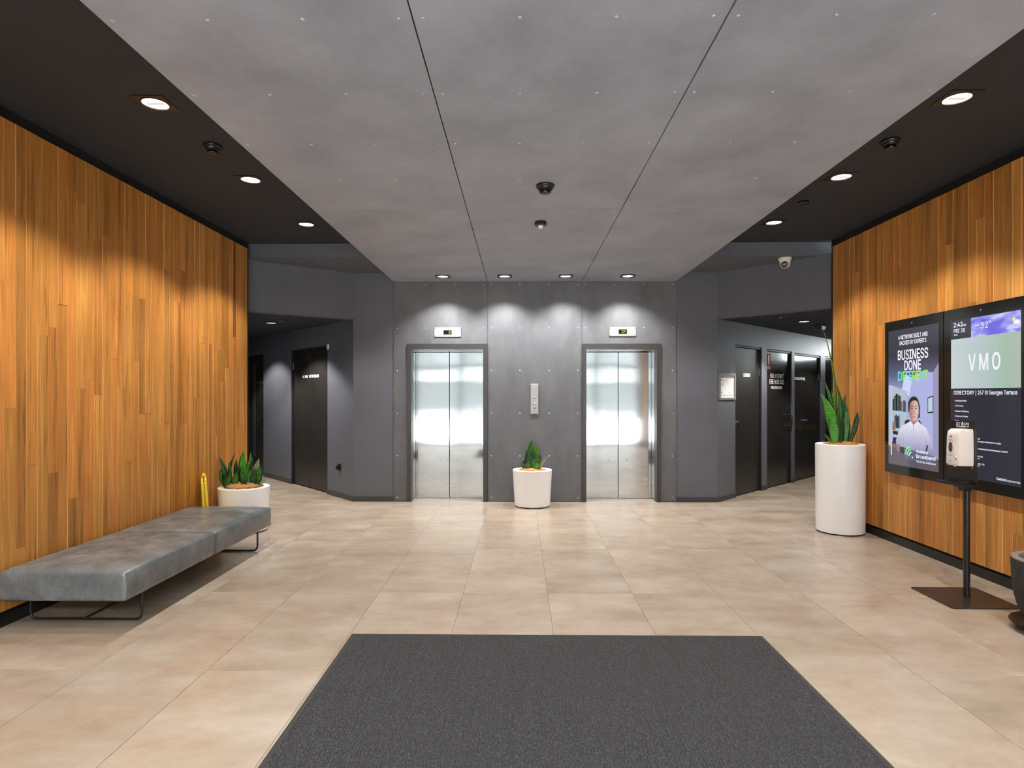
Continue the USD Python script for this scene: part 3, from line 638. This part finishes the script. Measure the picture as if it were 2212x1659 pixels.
def leaf(base, tip, width, bend=(0, 0, 0), face=0.0, twist=0.0, peak=.45, n=14):
    """A fleshy sword leaf from base to tip: width in metres, face = compass angle its blade turns to."""
    base, tip = np.array(base, float), np.array(tip, float)
    mid = (base + tip) / 2 + np.array(bend) + np.array([(base - tip)[0] * .25, (base - tip)[1] * .25, 0])
    V, UV = [], []
    T = np.linspace(0, 1, n)
    for i, s in enumerate(T):
        c = (1 - s) ** 2 * base + 2 * s * (1 - s) * mid + s * s * tip
        w = width / 2 * (.52 + .48 * math.sin(min(s / peak, 1) * math.pi / 2)) * (1 if s < peak else max(.02, 1 - ((s - peak) / (1 - peak)) ** 2.1))
        a = face + twist * s; u = np.array([math.cos(a), math.sin(a), 0]); v = np.array([-math.sin(a), math.cos(a), 0])
        th = .0011 + .0016 * (1 - s)
        for (q, dip) in ((-1, 0), (-.5, .20), (0, .30), (.5, .20), (1, 0)):
            V.append(c + u * q * w + v * dip * w); UV.append((abs(q), s))
        for (q, dip) in ((.5, .20), (0, .30), (-.5, .20)):
            V.append(c + u * q * w + v * (dip * w + th * 2)); UV.append((abs(q), s))
    F = []; k = 8
    for i in range(n - 1):
        for j in range(k):
            p, q2 = i * k + j, i * k + (j + 1) % k; F += [(p, q2, q2 + k), (p, q2 + k, p + k)]
    F += [(0, j + 1, j) for j in range(1, k - 1)] + [((n - 1) * k, (n - 1) * k + j, (n - 1) * k + j + 1) for j in range(1, k - 1)]
    return trimesh.Trimesh(np.array(V), F, process=False), np.array(UV)
def planter(label, loc, rt, rb, h, inner):
    t = thing('planter', label, 'planter', loc)
    obj('plinth', lathe([(0, .001), (rb - .006, .001), (rb - .006, .014), (0, .014)], 64), BLACK_PLASTIC, t, smooth=30)
    b = obj('pot', lathe([(0, .012), (rb - .004, .012), (rb, .016), (rb + (rt - rb) * .5, h * .5), (rt, h - .004), (rt - .004, h), (inner + .004, h), (inner, h - .004), (inner, h - .05), (0, h - .05)], 96), WHITE, t, smooth=30)
    return t
def mulch(t, off, r, hgt, seed):
    g = np.random.default_rng(seed)
    m = trimesh.creation.icosphere(4, 1.0); v = m.vertices.copy()
    d = meshkit.fbm(v * 5.0 + seed, 4, seed) - .5
    v = v * (1 + .16 * d[:, None]); v[:, 0] *= r; v[:, 1] *= r; v[:, 2] = np.clip(v[:, 2], -.35, 1) * hgt + hgt * .42; v += np.array(off)
    obj('coir_mound', trimesh.Trimesh(v, m.faces, process=False), COIR, t, smooth=True, kind='stuff')
    st = []
    for i in range(90):
        a = g.uniform(0, 6.28); q = r * g.uniform(.5, 1.02); z = hgt * (1.25 - .9 * (q / r) ** 2)
        p = np.array([q * math.cos(a), q * math.sin(a), z]); o = np.array([g.normal(0, .022), g.normal(0, .022), g.uniform(.0, .03)])
        st.append(tube([p - (0, 0, .01), p + o * .5 + (0, 0, .004), p + o], .0007, 4))
    obj('loose_fibres', moved(cat_(st), *off), COIR, t, kind='stuff')
def plant(label, loc, leaves, seed):
    g = random.Random(seed)
    t = thing('snake_plant', label, 'plant', loc)
    for (bx_, by_, tx_, ty_, hz, wd, kind, bend) in leaves:
        m, uv = leaf((bx_, by_, -.02), (tx_, ty_, hz), wd, (bend, g.uniform(-.01, .01), 0), g.uniform(-.5, .5), g.uniform(-.5, .5), g.uniform(.35, .6))
        obj('leaf', m, LEAF[kind], t, smooth=True, uv=uv)
# left: behind the bench
PL = (-2.865, 6.10, 0)
mulch(planter('low round white planter behind the far end of the bench', PL, .25, .228, .458, .19), (0, 0, .446), .178, .044, 11)
u = 1 / 208.0
def fromleft(bx_, tx_, ty_, w, kind, bend=0.0, dy=0.0, z0=1043): return ((bx_ - 527) * u, dy, (tx_ - 527) * u, dy * 1.25, (z0 - ty_) * u, w * u * 1.32, kind, bend)
plant('bushy snake plant with broad dark leaves in the low planter behind the bench', (-2.865, 6.10, .478), [
    fromleft(490, 476, 983, 8, 'd', .035, -.02), fromleft(490, 486, 1003, 10, 'g', -.02, -.05), fromleft(497, 505, 975, 8, 'd', -.055, .02), fromleft(503, 500, 992, 9, 'g', -.01, -.04), fromleft(505, 507, 989, 8, 'd', 0, .03),
    fromleft(511, 519, 1001, 9, 'd', 0, -.02), fromleft(522, 527, 968, 13, 'b', -.02, .0), fromleft(524, 520, 982, 7, 'b', .03, .05), fromleft(530, 535, 974, 7, 'y', .0, .06), fromleft(533, 541, 984, 7, 'd', .0, .04),
    fromleft(531, 531, 1003, 14, 'g', 0, -.06), fromleft(541, 554, 988, 10, 'p', -.01, .05), fromleft(545, 560, 996, 10, 'p', -.01, .0), fromleft(540, 546, 1008, 12, 'g', .0, -.05), fromleft(549, 556, 1007, 10, 'd', 0, -.04),
    fromleft(556, 563, 1004, 11, 'g', .02, -.03), fromleft(560, 575, 1029, 9, 'p', .01, -.02), fromleft(537, 538, 1027, 9, 'd', 0, -.10), fromleft(495, 493, 1014, 12, 'd', 0, -.08), fromleft(515, 522, 1012, 10, 'g', 0, -.09),
    fromleft(508, 512, 1008, 10, 'd', 0, .08), fromleft(552, 549, 1000, 9, 'd', 0, .09), fromleft(502, 510, 1015, 9, 'g', 0, -.10), fromleft(526, 516, 1004, 10, 'd', 0, .10)], 21)
# middle: between the lifts
PM = (.160, 7.51, 0)
mulch(planter('low round white planter between the two lifts', PM, .25, .225, .462, .18), (-.01, 0, .432), .165, .042, 12)
u2 = 1 / 169.0
def frommid(bx_, tx_, ty_, w, kind, bend=0.0, dy=0.0): return ((bx_ - 1149) * u2, dy, (tx_ - 1149) * u2, dy * 1.2, (1007 - ty_) * u2, w * u2 * 1.25, kind, bend)
plant('compact snake plant in the white planter between the lifts', (.150, 7.51, .478), [
    frommid(1134, 1128, 992, 9, 'd', .0, -.05), frommid(1136, 1131, 990, 8, 'd', -.01, -.03), frommid(1138, 1140, 968, 6, 'd', -.01, .03), frommid(1142, 1141, 988, 11, 'g', 0, -.08), frommid(1147, 1150, 944, 10, 'g', -.02, .0), frommid(1145, 1146, 956, 9, 'd', .0, .05),
    frommid(1151, 1158, 950, 8, 'b', -.02, .04), frommid(1153, 1162, 960, 9, 'b', .01, -.01), frommid(1156, 1166, 962, 8, 'g', .02, .02), frommid(1157, 1163, 974, 13, 'g', .01, -.04), frommid(1148, 1151, 970, 11, 'd', 0, -.04),
    frommid(1160, 1169, 978, 7, 'd', .01, .0), frommid(1159, 1160, 993, 10, 'b', 0, -.10), frommid(1164, 1167, 999, 5, 'y', 0, -.08), frommid(1167, 1184, 981, 4, 'p', -.01, -.03), frommid(1146, 1144, 980, 9, 'd', 0, .08), frommid(1154, 1153, 985, 9, 'g', 0, -.07)], 22)
# right: tall cylinder by the timber wall
PR = (3.305, 6.135, 0)
mulch(planter('tall white cylindrical planter standing by the right timber wall', PR, .232, .226, .905, .17), (.01, 0, .872), .165, .046, 13)
u3 = 1 / 206.0
def fromright(bx_, tx_, ty_, w, kind, bend=0.0, dy=0.0): return ((bx_ - 1813) * u3, dy, (tx_ - 1813) * u3, dy * 1.2, (952 - ty_) * u3, w * u3 * 1.22, kind, bend)
plant('tall snake plant with one very long leaf in the tall white planter', (3.305, 6.135, .925), [
    fromright(1799, 1777, 706, 8, 'y', .14, .02), fromright(1800, 1783, 816, 9, 'g', .09, .05), fromright(1797, 1767, 850, 19, 'b', .03, -.05), fromright(1795, 1782, 898, 16, 'b', .0, -.08), fromright(1810, 1798, 842, 6, 'y', .03, .03),
    fromright(1801, 1791, 860, 10, 'd', .02, .0), fromright(1804, 1804, 890, 12, 'd', .0, -.06), fromright(1812, 1808, 856, 12, 'g', .0, -.02), fromright(1816, 1809, 829, 11, 'g', .07, .03), fromright(1822, 1828, 851, 11, 'd', -.06, .02),
    fromright(1820, 1822, 870, 11, 'g', .02, -.03), fromright(1829, 1847, 887, 9, 'd', .05, -.02), fromright(1826, 1830, 919, 6, 'd', .0, -.08), fromright(1830, 1841, 914, 8, 'y', .0, .04), fromright(1826, 1834, 925, 5, 'b', .01, -.06),
    fromright(1793, 1774, 940, 5, 'y', .0, -.05), fromright(1797, 1783, 935, 6, 'p', .01, .03), fromright(1804, 1803, 929, 5, 'd', .0, -.10), fromright(1812, 1813, 900, 11, 'd', 0, -.05), fromright(1818, 1819, 905, 10, 'g', 0, .08)], 23)
# dark stone pot at the right edge
STONE = noisy('dark_stone_pot', [(0.35, (0.028, 0.028, 0.030)), (0.6, (0.046, 0.046, 0.048)), (0.75, (0.12, 0.115, 0.11))], 160, rough=0.8, detail=4, bump=0.3, bump_scale=260, noise_rough=0.75)
RIMSTONE = noisy('pot_rim_stone', [(0.35, (0.16, 0.135, 0.12)), (0.7, (0.25, 0.215, 0.19))], 60, rough=0.75)
t = thing('stone_pot', 'dark grey stone pot on a black saucer at the right edge', 'pot', (3.185, 3.515, 0))
obj('pot', lathe([(0, .030), (.13, .030), (.165, .06), (.195, .12), (.215, .20), (.226, .30), (.232, .42), (.230, .428)], 72), STONE, t, smooth=40)
obj('rim', lathe([(.230, .427), (.226, .434), (.212, .438), (.192, .434), (.188, .425), (.186, .36), (0, .36)], 72), RIMSTONE, t, smooth=40)
obj('liner', lathe([(.150, .361), (.158, .361), (.160, .412), (.154, .415), (.150, .405), (.150, .361)], 48), BLACK_PLASTIC, t, smooth=30)
obj('saucer', lathe([(0, .002), (.175, .002), (.205, .012), (.235, .045), (.240, .047), (.238, .052), (.228, .048), (.200, .022), (.165, .016), (0, .016)], 72), BLACK_PLASTIC, t, smooth=40)

# folded yellow safety sign leaning on the wall behind the bench
YELLOW = mat('yellow_plastic', (.86, .62, .015), .4)
t = thing('safety_sign', 'folded yellow plastic floor sign leaning on the timber wall behind the bench', 'sign', (-3.02, 5.70, 0), 28)
for k, xo in enumerate((-.022, .006)):
    shape = Polygon([(-.012, 0), (.012, 0), (.012, .60), (.006, .62), (-.006, .62), (-.012, .60)])
    b = hull([(xo - .010, -.15, 0), (xo + .010, -.15, 0), (xo - .010, .15, 0), (xo + .010, .15, 0), (xo - .010, -.13, .60), (xo + .010, -.13, .60), (xo - .010, .13, .60), (xo + .010, .13, .60), (xo, -.11, .64), (xo, .11, .64)])
    b = turned(b, -3.5, (0, 1, 0))
    obj('board', b, YELLOW, t)
    obj('moulded_rib', turned(bx(xo - .012, xo + .012, -.155, -.128, .02, .58, .005), -3.5, (0, 1, 0)), YELLOW, t)
obj('top_hinge', turned(bx(-.02, .006, -.06, .06, .625, .65, .006), -3.5, (0, 1, 0)), YELLOW, t)

# ------------------------------------------------------------------ hand sanitiser stand (faces the room from the right)
t = thing('sanitiser_stand', 'black floor stand with a square base plate holding the white dispenser by the screens', 'stand', (3.08, 4.135, 0), -90)
# local: x runs towards the camera (world -y), -y towards the room (world -x)
obj('base_plate', moved(extrude(sbox(-.215, -.232, .215, .232).buffer(-.02).buffer(.02, 4), .005), 0, 0, .001), noisy('scuffed_black_plate', [(.3, (.018, .016, .015)), (.64, (.028, .025, .023)), (.74, (.16, .155, .15))], 9, rough=.3, noise_rough=.7, detail=7), t)
obj('pole', moved(lathe([(0, .006), (.020, .006), (.020, .81), (0, .81)], 28), -.015, .03, 0), BLACK_METAL, t, smooth=30)
pb = obj('back_board', moved(bx(-.145, .145, -.004, 0, .785, 1.18), -.082, .045, 0), BLACK_METAL, t)
obj('bracket', bx(-.045, .015, -.01, .045, .74, .80, .003), BLACK_METAL, t)
obj('drip_tray', bx(-.227, .063, -.040, .045, .783, .789), BLACK_METAL, t)
sgn = obj('header_sign', plate(sbox(-.205, 1.175, .05, 1.224).buffer(-.012).buffer(.012, 5), .004, .043), BLACK_PLASTIC, t)
obj('lettering', text('ST', -.125, 1.193, .021, .040, .0388, bold=True), WHITE_VINYL, sgn)
obj('lettering', text('P!', -.047, 1.193, .021, .038, .0388, bold=True), WHITE_VINYL, sgn)
obj('drop_symbol', plate(union_all([Polygon([(-.078, 1.203), (-.056, 1.203), (-.066, 1.222)]), Point(-.067, 1.202).buffer(.0105)]).difference(Point(-.067, 1.202).buffer(.0055)), .0008, .039), WHITE_VINYL, sgn)
obj('underline', plate(sbox(-.125, 1.185, -.009, 1.1893), .0006, .039), WHITE_VINYL, sgn)
obj('underline', plate(sbox(-.125, 1.1805, -.04, 1.1822), .0006, .039), WHITE_VINYL, sgn)
for z0, z1 in ((.985, 1.01), (.895, .945)): obj('side_slot', bx(.020, .024, .0395, .042, z0, z1), WHITE_VINYL, t)
t = thing('sanitiser_dispenser', 'white wall-type hand sanitiser dispenser mounted on the black stand', 'dispenser', (3.08, 4.160, 0), -90)
def ring(z, w, d, y1=.038):
    return [(-w, y1, z), (w, y1, z), (w * 1.0, y1 - d * .35, z), (w * .93, y1 - d * .85, z), (w * .62, y1 - d, z), (-w * .62, y1 - d, z), (-w * .93, y1 - d * .85, z), (-w, y1 - d * .35, z)]
body = hull(ring(.918, .060, .105) + ring(.935, .063, .115) + ring(1.02, .064, .112) + ring(1.12, .062, .109) + ring(1.155, .060, .104) + ring(1.172, .056, .084))
obj('housing', body, WHITE_PLASTIC, t, smooth=38)
yf = lambda z: .038 - np.interp(z, [.918, .935, 1.02, 1.12, 1.155], [.105, .115, .112, .109, .104]) - .0006
win = Polygon([(.017 * math.cos(a), 1.046 + .034 * math.sin(a)) for a in np.linspace(0, 6.28, 30)])
obj('level_window', plate(win, .012, -.0642), mat('level_window', (.09, .09, .10), .15), t)
obj('liquid', plate(win.buffer(-.003).intersection(sbox(-1, 1.0, 1, 1.030)), .0125, -.0642), mat('gel', (.03, .02, .022), .1), t)
PINK = mat('pink_print', (.72, .28, .28), .5)
star = union_all([affinity.rotate(sbox(-.0022, 1.1085, .0022, 1.1315), a, origin=(0, 1.12)) for a in (0, 45, 90, 135)] + [Point(0, 1.12).buffer(.004)])
obj('star_emblem', plate(star, .0015, yf(1.12) + .0012), PINK, t)
for z in (1.097, .992): obj('printed_line', bx(-.023, .023, yf(z) - .0006, yf(z) + .004, z - .0015, z + .0015), PINK, t)
obj('sensor_eye', cat_([plate(Point(.004, .948).buffer(.004), .002, yf(.95) + .001), plate(sbox(.0025, .9545, .0055, .956), .002, yf(.95) + .001)]), INK, t)
obj('key_lock', moved(turned(lathe([(0, 0), (.010, 0), (.008, .003), (0, .003)], 20), 90, (1, 0, 0)), .048, yf(.97) + .0065, .972), CHROME, t)
obj('nozzle', cyl(.006, .908, .920, 14, 0, -.045), WHITE_PLASTIC, t)

# ------------------------------------------------------------------ two portrait digital displays on the right wall
BEZEL = mat('display_bezel', (.010, .0095, .009), .10)
def display(label, ytop, w):
    t = thing('digital_display', label, 'screen', (XR, ytop, 0), -90)
    obj('housing', bx(0, w, -.034, .0, .672, 2.104, .003), BLACK_PLASTIC, t)
    obj('bezel_glass', bx(.002, w - .002, -.040, -.033, .674, 2.102, .001), BEZEL, t)
    obj('camera_dot', moved(turned(cyl(.007, 0, .001, 14), 90, (1, 0, 0)), w / 2, -.040, 2.058), INK, t)
    return t
d1 = display('left wall screen showing a broadband advert with a man in a white shirt', 5.740, .786)
d2_ = display('right wall screen showing the building directory with time and weather', 4.948, .786)
YS = -.0402
def lit(name, c, s=1.0): return glow(name, c, s, .10)
E0 = {}
def col(c, s=1.0):
    key = tuple(round(v * 255) for v in c) + (s,)
    if key not in E0: E0[key] = lit('screen_' + '_'.join(str(v) for v in key[:3]), tuple(((v + .055) / 1.055) ** 2.4 if v > .04 else v / 12.92 for v in c), s)
    return E0[key]
def rgb(r, g, b): return (r / 255, g / 255, b / 255)
class Picture:
    def __init__(s, t, ox, w, h):
        s.t = t; s.ox = ox; s.k = 0; s.p = obj('screen_picture', bx(ox, ox + w, YS - .0002, YS + .001, .757, .757 + h), col(rgb(46, 45, 56)), t)
    def add(s, name, poly, c, label=None):
        s.k += 1
        return obj(name, moved(plate(affinity.translate(poly, s.ox, 0), .00012, YS - .0002 - s.k * .00003)), c if isinstance(c, UsdShade.Material) else col(rgb(*c)), s.p, label=label)
    def write(s, word, x, z, h, w, c, bold=True):
        s.k += 1
        return obj('lettering', text(word, s.ox + x, z, h, w, YS - .0002 - s.k * .00003, .0002, bold), col(rgb(*c)) if not isinstance(c, UsdShade.Material) else c, s.p)
def P(*pts): return Polygon(pts)
def smooth(pts, r=.012): return Polygon(pts).buffer(-r / 3, 6).buffer(r, 6).buffer(-r * 2 / 3, 6)
def shaded(name, axis, lo, hi, stops):
    return usdkit.material(stage, LOOKS + name, {'g': ('geometry', {}), 's': ('separate_xyz', {}), 'k': ('map_range', dict(from_min=lo, from_max=hi, to_min=0, to_max=1)),
        'r': ('rgb_ramp', {'ramp': [(p, tuple((v / 255) ** 2.2 for v in c)) for p, c in stops]}), 'p': ('principled_bsdf', dict(base_color=(.004, .004, .004), roughness=.1, emission_strength=1.0))},
        [('g.position', 's.vector'), ('s.' + axis, 'k.value'), ('k.result', 'r.fac'), ('r.color', 'p.emission_color')], surface='p.BSDF')
PX = 5.740 - .058
FACE = shaded('picture_face', 'y', PX - .296, PX - .432, [(0, (150, 104, 112)), (.28, (186, 132, 132)), (.55, (214, 172, 160)), (.85, (222, 188, 178)), (1, (190, 160, 160))])
SHIRT = shaded('picture_shirt', 'z', .86, 1.19, [(0, (118, 114, 146)), (.35, (176, 174, 204)), (.75, (218, 216, 234)), (1, (228, 226, 242))])
a = Picture(d1, .058, .674, 1.256)
GRAD = usdkit.material(stage, LOOKS + 'screen_backdrop', {'g': ('geometry', {}), 's': ('separate_xyz', {}), 'k': ('map_range', dict(from_min=.76, from_max=2.01, to_min=0, to_max=1)),
    'r': ('rgb_ramp', {'ramp': [(0, (.16, .15, .17)), (.12, (.26, .26, .36)), (.30, (.40, .43, .72)), (.52, (.36, .40, .68)), (.66, (.11, .12, .22)), (.80, (.042, .040, .062)), (1, (.055, .052, .075))]}),
    'p': ('principled_bsdf', dict(base_color=(.004, .004, .004), roughness=.1, emission_strength=1.0))}, [('g.position', 's.vector'), ('s.z', 'k.value'), ('k.result', 'r.fac'), ('r.color', 'p.emission_color')], surface='p.BSDF')
a.add('pictured_room', sbox(0, .757, .674, 2.013), GRAD)
a.add('pictured_wall', P((.30, .83), (.605, .80), (.605, 1.60), (.47, 1.62), (.30, 1.56)), (172, 178, 226))
a.add('pictured_light', P((.19, 1.43), (.30, 1.40), (.34, 1.56), (.24, 1.60)), (206, 212, 245))
a.add('pictured_column', P((.605, .79), (.674, .80), (.674, 1.68), (.605, 1.60)), (150, 150, 188))
a.add('pictured_shelf_wall', P((0, .80), (.055, .80), (.27, .98), (.27, 1.44), (.04, 1.50), (0, 1.50)), (178, 188, 205))
a.add('pictured_desk', P((0, .757), (.674, .757), (.674, .86), (.50, .90), (0, .93)), (92, 86, 98))
a.add('pictured_desk', P((.035, .93), (.26, .91), (.26, .965), (.035, .97)), (128, 92, 80))
for (x, z0, z1, w, c) in ((.062, 1.262, 1.37, .020, (30, 36, 60)), (.084, 1.262, 1.40, .022, (52, 60, 44)), (.108, 1.262, 1.42, .026, (24, 26, 34)), (.136, 1.262, 1.41, .022, (70, 82, 66)), (.160, 1.262, 1.40, .020, (22, 26, 40)),
                         (.182, 1.258, 1.35, .016, (120, 96, 84)), (.200, 1.256, 1.345, .016, (150, 130, 120)), (.218, 1.254, 1.36, .020, (40, 44, 66)), (.240, 1.252, 1.35, .018, (90, 100, 130)),
                         (.090, 1.11, 1.215, .018, (44, 54, 86)), (.110, 1.10, 1.225, .016, (34, 44, 74)), (.128, 1.10, 1.21, .020, (24, 30, 52)), (.150, 1.10, 1.22, .014, (60, 64, 80)),
                         (.060, 1.075, 1.155, .045, (150, 116, 100)), (.065, .955, 1.01, .06, (36, 42, 86)), (.13, .955, 1.03, .05, (30, 36, 60)), (.07, 1.03, 1.07, .07, (36, 34, 44))):
    a.add('pictured_book', sbox(x, z0, x + w, z1), c)
a.add('pictured_shelf', P((.045, 1.248), (.27, 1.225), (.27, 1.24), (.045, 1.264)), (150, 205, 222))
a.add('pictured_shelf', P((.050, 1.022), (.24, 1.018), (.24, 1.034), (.050, 1.040)), (150, 200, 226))
a.add('pictured_post', P((.034, .84), (.054, .84), (.054, 1.48), (.030, 1.50)), (196, 200, 208))
a.add('pictured_frame', P((.538, 1.385), (.612, 1.405), (.612, 1.255), (.540, 1.25)), (34, 48, 62))
a.add('pictured_print', P((.546, 1.378), (.604, 1.394), (.604, 1.267), (.547, 1.262)), (184, 208, 220))
a.add('pictured_chair', smooth([(.23, 1.02), (.24, 1.17), (.27, 1.185), (.44, 1.185), (.47, 1.15), (.46, 1.02)]), (52, 54, 70))
a.add('pictured_chair', smooth([(.41, 1.20), (.412, 1.31), (.428, 1.338), (.446, 1.31), (.444, 1.21)]), (52, 76, 84))
shirt = smooth([(.120, .93), (.112, .985), (.165, 1.09), (.205, 1.125), (.300, 1.165), (.335, 1.185), (.415, 1.18), (.455, 1.155), (.525, 1.12), (.565, 1.05), (.605, .94), (.63, .86), (.30, .83), (.20, .93)], .018)
a.add('pictured_shirt', shirt, SHIRT)
a.add('pictured_fold', P((.20, 1.075), (.208, 1.07), (.245, .93), (.232, .93)), (176, 174, 200))
a.add('pictured_fold', P((.505, 1.06), (.512, 1.05), (.545, .90), (.53, .89)), (170, 166, 194))
a.add('pictured_fold', P((.47, 1.10), (.476, 1.10), (.470, .93), (.462, .93)), (190, 188, 212))
a.add('pictured_placket', P((.356, 1.14), (.364, 1.14), (.372, .86), (.362, .86)), (184, 182, 206))
a.add('pictured_neck', smooth([(.318, 1.16), (.318, 1.22), (.405, 1.22), (.405, 1.165), (.36, 1.125)]), (170, 128, 122))
a.add('pictured_collar', P((.312, 1.19), (.302, 1.15), (.335, 1.105), (.358, 1.14), (.322, 1.17)), (232, 230, 244))
a.add('pictured_collar', P((.412, 1.19), (.424, 1.155), (.385, 1.105), (.360, 1.14), (.402, 1.17)), (228, 226, 242))
face = [(.363 + .066 * math.cos(q), 1.280 + .092 * math.sin(q)) for q in np.linspace(0, math.pi, 24)] + [(.298, 1.25), (.306, 1.215), (.326, 1.186), (.350, 1.172), (.374, 1.172), (.398, 1.186), (.418, 1.215), (.428, 1.25)]
a.add('pictured_face', smooth(face, .010), FACE)
a.add('pictured_ear', Point(.297, 1.262).buffer(.013), (176, 128, 124))
hair = smooth([(.288, 1.25), (.284, 1.31), (.292, 1.352), (.318, 1.382), (.350, 1.394), (.385, 1.393), (.414, 1.376), (.430, 1.345), (.434, 1.315), (.425, 1.325), (.412, 1.348), (.385, 1.360), (.350, 1.357), (.322, 1.345), (.307, 1.318), (.303, 1.265)], .008)
a.add('pictured_hair', hair, (44, 38, 44))
for ex in (.338, .392):
    a.add('pictured_eyebrow', P((ex - .018, 1.303), (ex + .016, 1.306), (ex + .015, 1.310), (ex - .016, 1.308)), (84, 62, 62))
    a.add('pictured_eye', affinity.scale(Point(ex, 1.288).buffer(.009), 1.0, .5), (66, 48, 52))
a.add('pictured_nose', P((.362, 1.285), (.372, 1.25), (.358, 1.243), (.354, 1.25)), (190, 138, 132))
a.add('pictured_mouth', smooth([(.338, 1.219), (.365, 1.212), (.394, 1.222), (.366, 1.206)], .002), (136, 78, 80))
a.add('pictured_hand', smooth([(.118, .90), (.122, .945), (.16, .955), (.185, .93), (.18, .885), (.145, .875)]), (150, 110, 106))
a.add('pictured_cup', P((.17, .875), (.235, .87), (.235, .93), (.17, .93)), (44, 40, 50))
a.add('pictured_pen', P((.148, .93), (.156, .93), (.170, 1.01), (.160, 1.012)), (178, 168, 206))
a.add('pictured_cuff', smooth([(.505, .90), (.535, .98), (.55, .97), (.525, .885)], .006), (66, 62, 84))
a.add('pictured_laptop', P((.24, .82), (.60, .82), (.60, .885), (.24, .925)), (96, 98, 128))
W = (246, 246, 255)
a.write('A NETWORK BUILT AND', .146, 1.921, .036, .398, W); a.write('BACKED BY EXPERTS', .165, 1.868, .036, .360, W)
a.write('BUSINESS', .141, 1.733, .085, .408, W); a.write('DONE', .234, 1.635, .085, .223, W)
cx = .143
for ch, wd, c in (('D', .062, (110, 235, 225)), ('I', .018, (100, 240, 30)), ('F', .046, (130, 240, 60)), ('F', .046, (140, 228, 238)), ('E', .048, (90, 222, 222)), ('R', .058, (150, 236, 70)), ('E', .048, (180, 238, 110)), ('N', .060, (110, 226, 150)), ('T', .054, (150, 240, 60))):
    a.write(ch, cx, 1.541, .082, wd - .006, c); cx += wd * .92
for i, r in enumerate((.034, .060, .086)):
    arc = LineString([(.332 + r * math.cos(q) * 1.0, .858 + r * math.sin(q)) for q in np.linspace(1.75, 3.0, 12)]).buffer(.0075)
    a.add('logo_wave', arc, (120, 236, 150) if i else (170, 244, 190))
a.add('logo_dot', Point(.345, .849).buffer(.008), W)
a.write('Aussie', .395, .897, .028, .150, W); a.write('Broadband', .395, .852, .030, .244, W); a.write('THE ACTUAL AUSSIE WAY', .395, .812, .015, .250, W)
b = Picture(d2_, .078, .678, 1.253)
b.add('sky_panel', sbox(.218, 1.858, .678, 2.008), usdkit.material(stage, LOOKS + 'screen_sky', {'g': ('geometry', {}), 'm': ('mapping', dict(scale=(1, 5, 14))), 'n': ('noise_texture', dict(scale=1.0, detail=5.0)),
    'r': ('rgb_ramp', {'ramp': [(.40, (.15, .13, .72)), (.52, (.32, .32, .84)), (.66, (.72, .74, .94))]}), 'p': ('principled_bsdf', dict(base_color=(.004, .004, .004), roughness=.1, emission_strength=1.0))},
    [('g.position', 'm.vector'), ('m.vector', 'n.vector'), ('n.fac', 'r.fac'), ('r.color', 'p.emission_color')], surface='p.BSDF'))
b.add('green_panel', sbox(.006, 1.460, .677, 1.858), usdkit.material(stage, LOOKS + 'screen_green', {'g': ('geometry', {}), 's': ('separate_xyz', {}), 'k': ('map_range', dict(from_min=4.87, from_max=4.19, to_min=0, to_max=1)),
    'r': ('rgb_ramp', {'ramp': [(0, (.56, .64, .65)), (.5, (.46, .56, .55)), (.8, (.37, .50, .40)), (1, (.42, .48, .42))]}), 'p': ('principled_bsdf', dict(base_color=(.004, .004, .004), roughness=.1, emission_strength=1.0))},
    [('g.position', 's.vector'), ('s.y', 'k.value'), ('k.result', 'r.fac'), ('r.color', 'p.emission_color')], surface='p.BSDF'))
W2 = (240, 242, 252)
b.write('2:42', .034, 1.955, .036, .096, W2); b.write('PM', .132, 1.954, .016, .033, W2); b.write('FRI 20', .034, 1.908, .031, .124, W2); b.write('MAR', .038, 1.887, .010, .040, W2)
b.write('32', .315, 1.915, .046, .070, W2, False); b.add('degree_mark', Point(.402, 1.957).buffer(.010).difference(Point(.402, 1.957).buffer(.006)), W2)
b.add('dash_mark', sbox(.258, 1.940, .298, 1.947), (226, 216, 246)); b.add('sun_symbol', Point(.618, 1.948).buffer(.014), (232, 232, 120))
b.add('cloud_symbol', union_all([Point(.628, 1.927).buffer(.011), Point(.645, 1.931).buffer(.014), Point(.662, 1.925).buffer(.010), sbox(.625, 1.915, .664, 1.926)]), (244, 244, 250))
b.write('MOSTLY SUNNY', .558, 1.884, .011, .108, W2)
b.write('V', .192, 1.600, .122, .074, W2); b.write('M', .300, 1.600, .122, .088, W2); b.write('O', .424, 1.600, .122, .076, W2)
b.write('DIRECTORY', .036, 1.412, .029, .215, W2); b.add('divider', sbox(.266, 1.402, .270, 1.444), W2); b.write('267 St Georges Terrace', .286, 1.412, .029, .362, W2)
for word, z, w in (('6 Manage Made', 1.357, .124), ('6 PCH Civil', 1.316, .090), ('2 Napier & Blakeley', 1.273, .152), ('2 Seymour Whyte', 1.233, .141), ('1 Lot', 1.197, .04)): b.write(word, .047, z, .0115, w, W2)
b.write('Ltd', .275, 1.066, .0125, .030, W2); b.write('ase report next door to studio', .273, 1.046, .0125, .234, W2); b.write('sit centuria.com.au/leasing or contact', .273, .990, .0125, .293, W2)
b.write('404 412', .280, .932, .0115, .055, W2); b.write('44', .282, .915, .0115, .022, W2); b.write('876 725', .287, .874, .0115, .065, W2); b.write('79', .283, .858, .0115, .022, W2)
b.write('Centuria', .463, .783, .019, .092, W2); b.write('1300 450 950', .561, .782, .013, .112, W2)
